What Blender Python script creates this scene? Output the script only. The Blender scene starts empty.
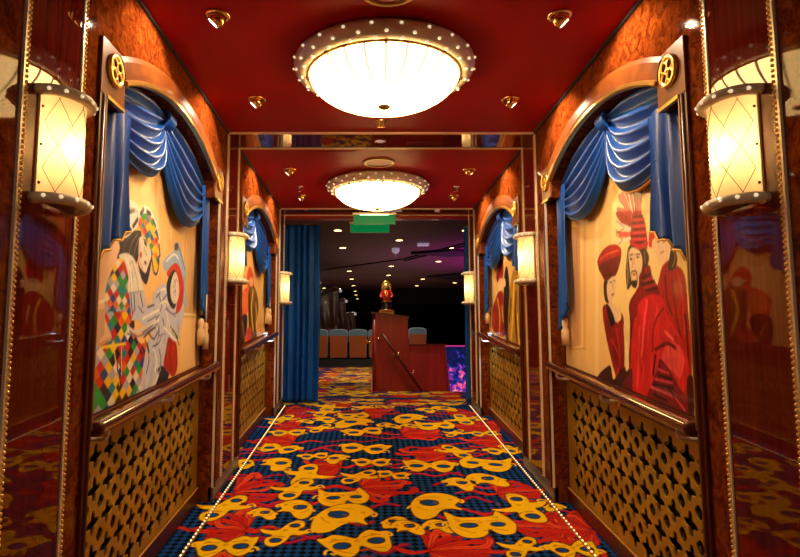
import bpy, bmesh, math, random
import numpy as np
from mathutils import Vector, Matrix, geometry
random.seed(7)
C = bpy.context.scene.collection
PI = math.pi
WL, WR = -1.022, 1.205          # faces of the corridor walls
CEIL = 1.5                      # ceiling height above the eye
LAND = -0.757                   # landing floor
XC = 0.5*(WL+WR)
def ramp(y): return min(-1.41+0.092*y, LAND)
PIL = [1.70, 4.23, 6.76]        # near edge of each glossy pilaster band
PW = 0.345                      # band width
BAYS = [2.045, 4.575]           # where each bay begins
BAYLEN = 2.185
def lin(c):
    return tuple(((v/255.0)/12.92 if v/255.0 <= .04045 else ((v/255.0+.055)/1.055)**2.4) for v in c)

SCONCE_W,BOWL,SPOT_W,LOBBY_FILL_W,EXPO=1.9,21.,32.,18.,0.
# ------------------------------------------------------------------ materials
def mat(name, col=(.5,.5,.5), rough=.5, metal=0., coat=0., ior=1.5, emit=None, estr=0., sheen=0., bump=None, spec=.5):
    m = bpy.data.materials.new(name); m.use_nodes = True
    nt = m.node_tree; b = nt.nodes['Principled BSDF']
    b.inputs['Base Color'].default_value = (*col, 1)
    b.inputs['Roughness'].default_value = rough
    b.inputs['Metallic'].default_value = metal
    b.inputs['IOR'].default_value = ior
    b.inputs['Coat Weight'].default_value = coat
    b.inputs['Coat Roughness'].default_value = .04
    b.inputs['Sheen Weight'].default_value = sheen
    b.inputs['Specular IOR Level'].default_value = spec
    if emit:
        b.inputs['Emission Color'].default_value = (*emit, 1)
        b.inputs['Emission Strength'].default_value = estr
    if bump:
        sc, st = bump
        tc = nt.nodes.new('ShaderNodeTexCoord'); n = nt.nodes.new('ShaderNodeTexNoise')
        n.inputs['Scale'].default_value = sc; n.inputs['Detail'].default_value = 4
        nt.links.new(tc.outputs['Object'], n.inputs['Vector'])
        bp = nt.nodes.new('ShaderNodeBump'); bp.inputs['Strength'].default_value = st; bp.inputs['Distance'].default_value = .01
        nt.links.new(n.outputs['Fac'], bp.inputs['Height']); nt.links.new(bp.outputs['Normal'], b.inputs['Normal'])
    return m
def vary(m, scale, cols, stretch=(1,1,1), detail=5., distortion=0., rough=.55):
    nt = m.node_tree; b = nt.nodes['Principled BSDF']
    tc = nt.nodes.new('ShaderNodeTexCoord'); mp = nt.nodes.new('ShaderNodeMapping')
    mp.inputs['Scale'].default_value = stretch
    n = nt.nodes.new('ShaderNodeTexNoise'); n.inputs['Scale'].default_value = scale
    n.inputs['Detail'].default_value = detail; n.inputs['Distortion'].default_value = distortion
    n.inputs['Roughness'].default_value = rough
    r = nt.nodes.new('ShaderNodeValToRGB'); e = r.color_ramp.elements
    while len(e) < len(cols): e.new(.5)
    for i, (p, c) in enumerate(cols):
        e[i].position = p; e[i].color = (*c, 1)
    nt.links.new(tc.outputs['Object'], mp.inputs['Vector']); nt.links.new(mp.outputs['Vector'], n.inputs['Vector'])
    nt.links.new(n.outputs['Fac'], r.inputs['Fac']); nt.links.new(r.outputs['Color'], b.inputs['Base Color'])
    return m
M = {}
M['burl'] = vary(mat('burl_wood', rough=.4, coat=.28, spec=.0), 17., [(.30,(.020,.003,.001)),(.44,(.095,.016,.003)),(.58,(.20,.040,.006)),(.74,(.32,.08,.012))], (1,1,1), 10., 1.1, .74)
M['mahog'] = vary(mat('mahogany_lacquer', rough=.35, coat=.85, spec=.0), 5., [(.3,(.085,.008,.005)),(.55,(.12,.012,.007)),(.8,(.165,.018,.010))], (9,9,.25), 6., .4)
M['mahog'].node_tree.nodes['Principled BSDF'].inputs['Coat Roughness'].default_value = .015
M['mahog'].node_tree.nodes['Principled BSDF'].inputs['Coat IOR'].default_value = 1.6
M['frame'] = vary(mat('frame_wood', rough=.35, coat=.15, spec=.3), 6., [(.3,(.055,.009,.005)),(.7,(.12,.020,.008))], (8,8,.4), 5.)
M['arch'] = vary(mat('arch_wood', rough=.35, coat=.12, spec=.3), 6., [(.3,(.15,.038,.008)),(.7,(.27,.072,.014))], (2,2,2), 5.)
M['bronze'] = mat('bronze_gilding', (.36,.17,.04), .5, .5)
M['gold'] = mat('gold_leaf', (.80,.50,.13), .28, .9)
M['beadgold'] = mat('gold_bead', (.90,.60,.20), .28, .5)
M['pearl'] = mat('pale_metal', (.80,.70,.60), .35, .25)
M['steel'] = mat('brushed_steel', (.62,.60,.58), .32, .9)
M['basemetal'] = mat('brushed_bronze_base', (.16,.13,.10), .35, .6)
M['white_metal'] = mat('white_enamel', (.82,.80,.78), .3, .1)
M['lattice'] = vary(mat('antique_gold_panel', rough=.4, metal=.3), 5., [(.35,(.34,.20,.018)),(.65,(.50,.30,.032))], (1,1,1), 4.)
M['void'] = mat('dark_backing', (.006,.007,.012), .25, 0, .3)
M['ceilred'] = mat('red_ceiling_paint', (.31,.0035,.003), .5, spec=.06)
M['ring'] = mat('olive_grey_enamel', (.74,.69,.56), .4, .0, .2)
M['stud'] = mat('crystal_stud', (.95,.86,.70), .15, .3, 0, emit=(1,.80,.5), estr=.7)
M['hole'] = mat('dark_screw', (.02,.015,.01), .5)
M['wire'] = mat('bronze_wire', (.23,.13,.05), .4, .6)
M['blue'] = mat('blue_glazed_drape', (.003,.075,.42), .38, 0, .12)
M['hem'] = mat('gilded_hem', (.7,.36,.06), .4, .3)
M['velvet'] = vary(mat('blue_velvet', rough=.55, spec=.25), 3., [(.3,(.002,.055,.36)),(.7,(.004,.105,.66))], (6,6,.5), 3.)
M['tassel'] = mat('cream_tassel', (.72,.50,.30), .7)
M['podium'] = vary(mat('red_mahogany', rough=.35, coat=.4), 4., [(.3,(.20,.012,.009)),(.7,(.31,.022,.014))], (6,6,.4), 4.)
M['seatwood'] = mat('orange_brown_ply', (.34,.085,.020), .4, 0, .2)
M['seatblue'] = mat('blue_upholstery', (.09,.21,.30), .8, sheen=.3)
M['black'] = mat('matt_black', (.006,.006,.007), .7)
M['redpaint'] = mat('red_lacquer', (.30,.012,.008), .3, 0, .4)
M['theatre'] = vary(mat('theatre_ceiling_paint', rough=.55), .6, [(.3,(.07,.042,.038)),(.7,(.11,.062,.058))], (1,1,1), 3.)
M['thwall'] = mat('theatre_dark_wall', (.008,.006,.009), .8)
M['warmlamp'] = mat('warm_lamp_glass', (1,.8,.5), .4, emit=(1,.66,.24), estr=9.)
M['spotlamp'] = mat('spot_lens', (1,.9,.7), .3, emit=(1,.82,.55), estr=14.)
M['brass'] = mat('polished_brass', (.83,.55,.20), .16, 1.)
M['led'] = mat('led_dot', (1,.85,.6), .4, emit=(1,.66,.30), estr=2.)
M['green'] = mat('green_exit_panel', (.0,.035,.012), .5, emit=(.0,.30,.075), estr=.5, spec=.2)
M['tube'] = mat('sign_tube', (.9,1,.9), .3, emit=(.45,1,.62), estr=3.)
M['fan'] = mat('brown_fan_panel', (.050,.022,.015), .45, .0, .05)
M['chrome'] = mat('chrome', (.75,.72,.72), .12, 1.)
M['faint_glow'] = mat('pale_faint_glow', (.75,.72,.8), .4, emit=(.8,.75,.9), estr=.25)  # faint glow added so the theatre dome and vent read white
M['whiteplastic'] = mat('white_plastic', (.85,.83,.85), .4)
M['stagelit'] = mat('stage_lit_panel', (.22,.01,.10), .5)  # magenta stage light on the podium end, put into its colour
M['figblack'] = mat('black_glaze', (.012,.012,.014), .3, 0, .4)
M['figred'] = mat('red_glaze', (.42,.012,.008), .3, 0, .4)
M['figskin'] = mat('figure_face', (.30,.16,.06), .5)
M['blue_led'] = mat('cool_lamp', (1,1,1), .4, emit=(.55,.75,1), estr=12.)
M['speaker'] = mat('speaker_mesh', (.30,.020,.010), .55)

def tex_glass():
    # frosted bowl: glows evenly, faint etched ribs run from the rim to the hub
    m = mat('frosted_bowl_glass', (1,.9,.7), .25)
    nt = m.node_tree; b = nt.nodes['Principled BSDF']
    tc = nt.nodes.new('ShaderNodeTexCoord'); sx = nt.nodes.new('ShaderNodeSeparateXYZ')
    nt.links.new(tc.outputs['Object'], sx.inputs[0])
    at = nt.nodes.new('ShaderNodeMath'); at.operation = 'ARCTAN2'
    nt.links.new(sx.outputs[1], at.inputs[0]); nt.links.new(sx.outputs[0], at.inputs[1])
    mu = nt.nodes.new('ShaderNodeMath'); mu.operation = 'MULTIPLY'; mu.inputs[1].default_value = 24/(2*PI)
    nt.links.new(at.outputs[0], mu.inputs[0])
    fr = nt.nodes.new('ShaderNodeMath'); fr.operation = 'PINGPONG'; fr.inputs[1].default_value = .5
    nt.links.new(mu.outputs[0], fr.inputs[0])
    r = nt.nodes.new('ShaderNodeValToRGB'); e = r.color_ramp.elements
    e[0].position = .05; e[0].color = (.046,.034,.021,1); e[1].position = .095; e[1].color = (1,.62,.21,1)
    nt.links.new(fr.outputs[0], r.inputs['Fac'])
    nt.links.new(r.outputs['Color'], b.inputs['Emission Color'])
    b.inputs['Emission Strength'].default_value = BOWL
    return m
M['bowl'] = tex_glass()
def shade_mat():
    m = bpy.data.materials.new('parchment_shade'); m.use_nodes = True
    nt = m.node_tree; nt.nodes.clear()
    o = nt.nodes.new('ShaderNodeOutputMaterial'); mx = nt.nodes.new('ShaderNodeMixShader'); ad = nt.nodes.new('ShaderNodeAddShader')
    t = nt.nodes.new('ShaderNodeBsdfTranslucent'); t.inputs['Color'].default_value = (.95,.74,.42,1)
    d = nt.nodes.new('ShaderNodeBsdfPrincipled'); d.inputs['Base Color'].default_value = (.85,.70,.46,1); d.inputs['Roughness'].default_value = .3
    e = nt.nodes.new('ShaderNodeEmission'); e.inputs['Color'].default_value = (1,.58,.20,1); e.inputs['Strength'].default_value = .12
    mx.inputs[0].default_value = .3
    nt.links.new(t.outputs[0], mx.inputs[1]); nt.links.new(d.outputs[0], mx.inputs[2])
    nt.links.new(mx.outputs[0], ad.inputs[0]); nt.links.new(e.outputs[0], ad.inputs[1]); nt.links.new(ad.outputs[0], o.inputs[0])
    return m
M['shade'] = shade_mat()
def paint_mat(name, rough, coat, sheen=0., bump=None):
    m = mat(name, rough=rough, coat=coat, sheen=sheen, bump=bump, spec=.04 if sheen==0. and rough>.9 else .35)
    a = m.node_tree.nodes.new('ShaderNodeAttribute'); a.attribute_name = 'Paint'
    m.node_tree.links.new(a.outputs['Color'], m.node_tree.nodes['Principled BSDF'].inputs['Base Color'])
    return m
M['painting'] = paint_mat('mural_paint', .45, .12)
M['carpet'] = paint_mat('patterned_carpet', .95, 0., .0, (420., .25))

# ------------------------------------------------------------------ mesh builder
class MB:
    def __init__(s): s.v=[]; s.f=[]; s.mi=[]; s.sm=[]
    def add(s, vs, fs, mi=0, smooth=False):
        o=len(s.v); s.v += [tuple(p) for p in vs]
        for f in fs: s.f.append([i+o for i in f]); s.mi.append(mi); s.sm.append(smooth)
        return s
    def box(s, lo, hi, mi=0, bev=0.):
        x0,y0,z0=lo; x1,y1,z1=hi
        x0,x1=min(x0,x1),max(x0,x1); y0,y1=min(y0,y1),max(y0,y1); z0,z1=min(z0,z1),max(z0,z1)
        if bev > 0:
            bm=bmesh.new(); bmesh.ops.create_cube(bm,size=1)
            for v in bm.verts: v.co=Vector(((x0+x1)/2+v.co.x*(x1-x0),(y0+y1)/2+v.co.y*(y1-y0),(z0+z1)/2+v.co.z*(z1-z0)))
            bmesh.ops.bevel(bm,geom=bm.edges[:],offset=bev,segments=2,affect='EDGES',profile=.7)
            bm.verts.index_update()
            s.add([v.co for v in bm.verts],[[v.index for v in f.verts] for f in bm.faces],mi); bm.free(); return s
        return s.add([(x0,y0,z0),(x1,y0,z0),(x1,y1,z0),(x0,y1,z0),(x0,y0,z1),(x1,y0,z1),(x1,y1,z1),(x0,y1,z1)],
            [(0,3,2,1),(4,5,6,7),(0,1,5,4),(1,2,6,5),(2,3,7,6),(3,0,4,7)],mi)
    def hexa(s, p, mi=0):    # eight corners, bottom ring then top ring
        return s.add(p,[(0,3,2,1),(4,5,6,7),(0,1,5,4),(1,2,6,5),(2,3,7,6),(3,0,4,7)],mi)
    def tube(s, path, r, n=8, mi=0, cap=True, flat=1., closed=False):
        P=[Vector(p) for p in path]; k=len(P); rings=[]
        up=None
        for i in range(k):
            a=P[(i-1)%k] if (closed or i>0) else P[i]; b=P[(i+1)%k] if (closed or i<k-1) else P[i]
            t=(b-a).normalized()
            if up is None:
                up=Vector((0,0,1)) if abs(t.z)<.9 else Vector((0,1,0))
            u=(up-t*up.dot(t)).normalized(); w=t.cross(u); up=u
            rr=r[i] if isinstance(r,(list,tuple)) else r
            rings.append([P[i]+u*math.cos(2*PI*j/n)*rr*flat+w*math.sin(2*PI*j/n)*rr for j in range(n)])
        vs=[q for ring in rings for q in ring]; fs=[]
        for i in range(k if closed else k-1):
            i2=(i+1)%k
            for j in range(n): fs.append((i*n+j,i*n+(j+1)%n,i2*n+(j+1)%n,i2*n+j))
        s.add(vs,fs,mi,True)
        if cap and not closed:
            s.add(rings[0],[list(range(n))[::-1]],mi); s.add(rings[-1],[list(range(n))],mi)
        return s
    def lathe(s, prof, n=32, c=(0,0,0), mi=0, mtx=None):
        vs=[];fs=[];k=len(prof)
        for r,z in prof:
            for j in range(n):
                a=2*PI*j/n; p=Vector((r*math.cos(a),r*math.sin(a),z))
                if mtx: p=mtx@p
                vs.append(p+Vector(c))
        for i in range(k-1):
            for j in range(n): fs.append((i*n+j,i*n+(j+1)%n,(i+1)*n+(j+1)%n,(i+1)*n+j))
        s.add(vs,fs,mi,True)
        return s
    def ball(s, c, r, n=8, m=6, mi=0, sc=(1,1,1)):
        vs=[(c[0],c[1],c[2]+r*sc[2])]
        for i in range(1,m):
            t=PI*i/m
            for j in range(n):
                a=2*PI*j/n; vs.append((c[0]+r*sc[0]*math.sin(t)*math.cos(a),c[1]+r*sc[1]*math.sin(t)*math.sin(a),c[2]+r*sc[2]*math.cos(t)))
        vs.append((c[0],c[1],c[2]-r*sc[2])); L=len(vs)-1; fs=[]
        for j in range(n):
            fs.append((0,1+j,1+(j+1)%n)); fs.append((L,1+(m-2)*n+(j+1)%n,1+(m-2)*n+j))
        for i in range(m-2):
            for j in range(n): fs.append((1+i*n+j,1+(i+1)*n+j,1+(i+1)*n+(j+1)%n,1+i*n+(j+1)%n))
        return s.add(vs,fs,mi,True)
    def grid(s, rows, mi=0, smooth=True):
        k=len(rows[0]); vs=[p for r in rows for p in r]
        fs=[(i*k+j,i*k+j+1,(i+1)*k+j+1,(i+1)*k+j) for i in range(len(rows)-1) for j in range(k-1)]
        return s.add(vs,fs,mi,smooth)
    def prism(s, outline, to3, d0, d1, mi=0, smooth_side=False):   # outline in 2D, to3(u,v,d)
        n=len(outline)
        tri=geometry.tessellate_polygon([[Vector((u,v,0)) for u,v in outline]])
        a=[to3(u,v,d0) for u,v in outline]; b=[to3(u,v,d1) for u,v in outline]
        s.add(a+b,[t for t in tri]+[[i+n for i in t][::-1] for t in tri]+[(i,(i+1)%n,(i+1)%n+n,i+n) for i in range(n)],mi)
        return s
    def mesh(s, name, mats):
        me=bpy.data.meshes.new(name); me.from_pydata(s.v,[],s.f)
        for m in (mats if isinstance(mats,(list,tuple)) else [mats]): me.materials.append(m)
        me.polygons.foreach_set('material_index',s.mi); me.polygons.foreach_set('use_smooth',s.sm)
        me.update()
        bm=bmesh.new(); bm.from_mesh(me); bmesh.ops.remove_doubles(bm,verts=bm.verts[:],dist=1e-6) if len(bm.verts)<60000 else None
        bmesh.ops.recalc_face_normals(bm,faces=bm.faces[:]); bm.to_mesh(me); bm.free()
        return me
    def build(s, name, mats, parent=None, loc=None):
        return link(s.mesh(name,mats),name,parent,loc)
def link(me, name, parent=None, loc=None):
    o=bpy.data.objects.new(name,me); C.objects.link(o)
    if parent: o.parent=parent
    if loc: o.location=loc
    return o
def tag(o, label, cat, group=None):
    o['label']=label; o['category']=cat
    if group: o['group']=group
    return o
def empty(name, loc, label, cat, group=None, rz=0.):
    o=bpy.data.objects.new(name,None); C.objects.link(o); o.location=loc; o.rotation_euler=(0,0,rz); o.empty_display_size=.1
    return tag(o,label,cat,group)
def struct(o): o['kind']='structure'; return o
def dup(root, loc, rz, label, group=None):
    r=root.copy(); C.objects.link(r); r.location=loc; r.rotation_euler=(0,0,rz); r['label']=label
    if group: r['group']=group
    for ch in list(root.children):
        c=ch.copy(); C.objects.link(c); c.parent=r
        for g in list(ch.children):
            d=g.copy(); C.objects.link(d); d.parent=c
    return r
def side(sd):          # maps depth-from-wall, Y, z to the world, for the left (-1) or right (+1) wall
    if sd<0: return lambda d,y,z: (WL+d,y,z)
    return lambda d,y,z: (WR-d,y,z)
def light(name, kind, loc, energy, col, size=.1, spot=None, aim=None, blend=.5):
    l=bpy.data.lights.new(name,kind); l.energy=energy; l.color=col
    if kind=='AREA': l.size=size
    else: l.shadow_soft_size=size
    if spot: l.spot_size=spot; l.spot_blend=blend
    o=bpy.data.objects.new(name,l); C.objects.link(o); o.location=loc
    if aim: o.rotation_euler=Vector((aim[0]-loc[0],aim[1]-loc[1],aim[2]-loc[2])).to_track_quat('-Z','Y').to_euler()
    return o

# ------------------------------------------------------------------ painter: polygons and strokes on a numpy canvas
class Canvas:
    def __init__(s, u0, v0, u1, v1, step, base, wrap=False):
        s.u0,s.v0,s.step=u0,v0,step; s.w=int(round((u1-u0)/step)); s.h=int(round((v1-v0)/step))
        s.a=np.empty((s.h,s.w,3),np.float32); s.a[:]=base; s.wrap=wrap; s.U=u1-u0; s.V=v1-v0
    def _box(s, P, pad=0.):
        i0=max(0,int((P[:,0].min()-pad-s.u0)/s.step)); i1=min(s.w,int((P[:,0].max()+pad-s.u0)/s.step)+2)
        j0=max(0,int((P[:,1].min()-pad-s.v0)/s.step)); j1=min(s.h,int((P[:,1].max()+pad-s.v0)/s.step)+2)
        if i1<=i0 or j1<=j0: return None
        X,Y=np.meshgrid(s.u0+(np.arange(i0,i1)+.5)*s.step, s.v0+(np.arange(j0,j1)+.5)*s.step)
        return i0,i1,j0,j1,X,Y
    def _rep(s, P):
        if not s.wrap: return [P]
        return [P+np.array((du,dv)) for du in (-s.U,0,s.U) for dv in (-s.V,0,s.V)]
    def inside(s, X, Y, P):
        r=np.zeros(X.shape,bool); n=len(P)
        for k in range(n):
            x0,y0=P[k]; x1,y1=P[(k+1)%n]
            if y0==y1: continue
            c=((Y>=min(y0,y1))&(Y<max(y0,y1)))&(X<(x1-x0)*(Y-y0)/(y1-y0)+x0)
            r^=c
        return r
    def poly(s, P, col, fn=None):
        for Q in s._rep(np.array(P,float)):
            b=s._box(Q)
            if not b: continue
            i0,i1,j0,j1,X,Y=b; m=s.inside(X,Y,Q); reg=s.a[j0:j1,i0:i1]
            reg[m]= fn(X[m],Y[m]) if fn else col
    def line(s, P, w, col, taper=False):
        for Q in s._rep(np.array(P,float)):
            n=len(Q)
            for k in range(n-1):
                ww=w*(1-.85*(k+.5)/(n-1)) if taper else w
                b=s._box(Q[k:k+2],ww)
                if not b: continue
                i0,i1,j0,j1,X,Y=b; d=Q[k+1]-Q[k]; L=max(1e-9,(d**2).sum())
                t=np.clip(((X-Q[k,0])*d[0]+(Y-Q[k,1])*d[1])/L,0,1)
                m=(X-Q[k,0]-t*d[0])**2+(Y-Q[k,1]-t*d[1])**2<ww*ww
                s.a[j0:j1,i0:i1][m]=col
def crom(P, closed=True, k=6):
    P=[np.array(p,float) for p in P]; n=len(P); out=[]
    for i in range(n if closed else n-1):
        g=lambda j: P[j%n] if closed else P[max(0,min(n-1,j))]
        a,b,c,d=g(i-1),g(i),g(i+1),g(i+2)
        for q in range(k):
            t=q/k; out.append(.5*((2*b)+(-a+c)*t+(2*a-5*b+4*c-d)*t*t+(-a+3*b-3*c+d)*t**3))
    if not closed: out.append(P[-1])
    return out
PAL={'y':(248,204,34),'g':(44,158,70),'r':(204,44,34),'b':(32,84,170),'n':(30,40,88),'t':(30,140,168),'w':(238,230,220),'l':(178,176,214),'o':(232,110,34),'k':(70,36,30)}
PAL={k:lin(v) for k,v in PAL.items()}
def paint(ops, box, step, base):
    cv=Canvas(*box,step/2,base)
    for op in ops:
        k=op[0]; P=np.array(op[-1],float).reshape(-1,2)/1000.
        if k=='f': cv.poly(P,lin(op[1]))
        elif k=='s':
            Q=np.array(crom(P)); base_c=np.array(lin(op[1])); cv.poly(Q,base_c)
            lo,hi=Q.min(0),Q.max(0); ar=(hi[0]-lo[0])*(hi[1]-lo[1])
            if ar>.006:
                rr=random.Random(int(ar*1e6)); cx,cy=Q.mean(0)
                for _ in range(min(110,int(ar/.0007))):
                    x,y=rr.uniform(lo[0],hi[0]),rr.uniform(lo[1],hi[1]); L=rr.uniform(.02,.07); sl=.55*(x-cx)/(hi[0]-lo[0])+rr.uniform(-.25,.25)
                    S=[np.array((x-sl*L,y+L)),np.array((x+rr.uniform(-.006,.006),y)),np.array((x+sl*L,y-L))]
                    T=np.array(S)
                    if cv.inside(T[:,0],T[:,1],Q).all(): cv.line(crom(S,False,4),rr.uniform(.0015,.0045),np.clip(base_c*rr.choice((.5,.68,.82,1.15,1.3,1.5)),0,1),True)
        elif k=='l': cv.line(crom(P,False,5) if len(P)>2 else P, .0009*op[2]*.5, lin(op[1]))
        elif k=='h':
            a,b=op[1]/1000.,op[2]/1000.; pal=[PAL[c] for c in op[3]]; n=len(pal); pa=np.array(pal,np.float32)
            def fn(X,Y):
                p=X/a+Y/b+.13*np.sin(9*Y); q=X/a-Y/b+.13*np.sin(11*X)
                i=np.floor(p).astype(int); j=np.floor(q).astype(int)
                return pa[(i*5+j*7+(i*j)%3)%n]
            cv.poly(crom(P),None,fn)
    H_,W_=cv.a.shape[:2]; rs=np.random.RandomState(5); mod=np.zeros((H_,W_),np.float32)
    for sy,sx,am in ((60,26,.16),(24,9,.15),(8,5,.10)):
        g=rs.rand(H_//sy+3,W_//sx+3); yy=np.arange(H_)/sy; xx=(np.arange(W_)[None,:]+.35*np.arange(H_)[:,None]*0)/sx
        y0=yy.astype(int); x0=xx[0].astype(int); fy=(yy-y0)[:,None]; fx=(xx[0]-x0)[None,:]
        fy=fy*fy*(3-2*fy); fx=fx*fx*(3-2*fx)
        q=g[y0][:,x0]*(1-fy)*(1-fx)+g[y0+1][:,x0]*fy*(1-fx)+g[y0][:,x0+1]*(1-fy)*fx+g[y0+1][:,x0+1]*fy*fx
        mod+=am*(q-.5)*2
    sat=(cv.a.max(2)-cv.a.min(2))/(cv.a.max(2)+1e-3)
    cv.a*=(1+mod*(.14+.9*sat*(cv.a[...,2]<.35)*(cv.a[...,1]<.35)))[...,None]; np.clip(cv.a,0,1,cv.a)
    a=cv.a; h,w=a.shape[0]//2*2,a.shape[1]//2*2; a=a[:h,:w]
    return (a[0::2,0::2]+a[1::2,0::2]+a[0::2,1::2]+a[1::2,1::2])/4
def painted_mesh(name, V, F, cols, m):
    me=bpy.data.meshes.new(name); nv,nf=len(V),len(F)
    me.vertices.add(nv); me.vertices.foreach_set('co',V.astype(np.float32).ravel())
    me.loops.add(nf*4); me.loops.foreach_set('vertex_index',F.astype(np.int32).ravel())
    me.polygons.add(nf); me.polygons.foreach_set('loop_start',np.arange(0,nf*4,4,dtype=np.int32))
    me.update(calc_edges=True)
    at=me.color_attributes.new('Paint','FLOAT_COLOR','POINT')
    at.data.foreach_set('color',np.concatenate([cols,np.ones((nv,1))],1).astype(np.float32).ravel())
    me.materials.append(m); return me
def quads(nr, nc):
    i,j=np.meshgrid(np.arange(nr-1),np.arange(nc-1),indexing='ij'); a=(i*nc+j).ravel()
    return np.stack([a,a+1,a+nc+1,a+nc],1)

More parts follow.
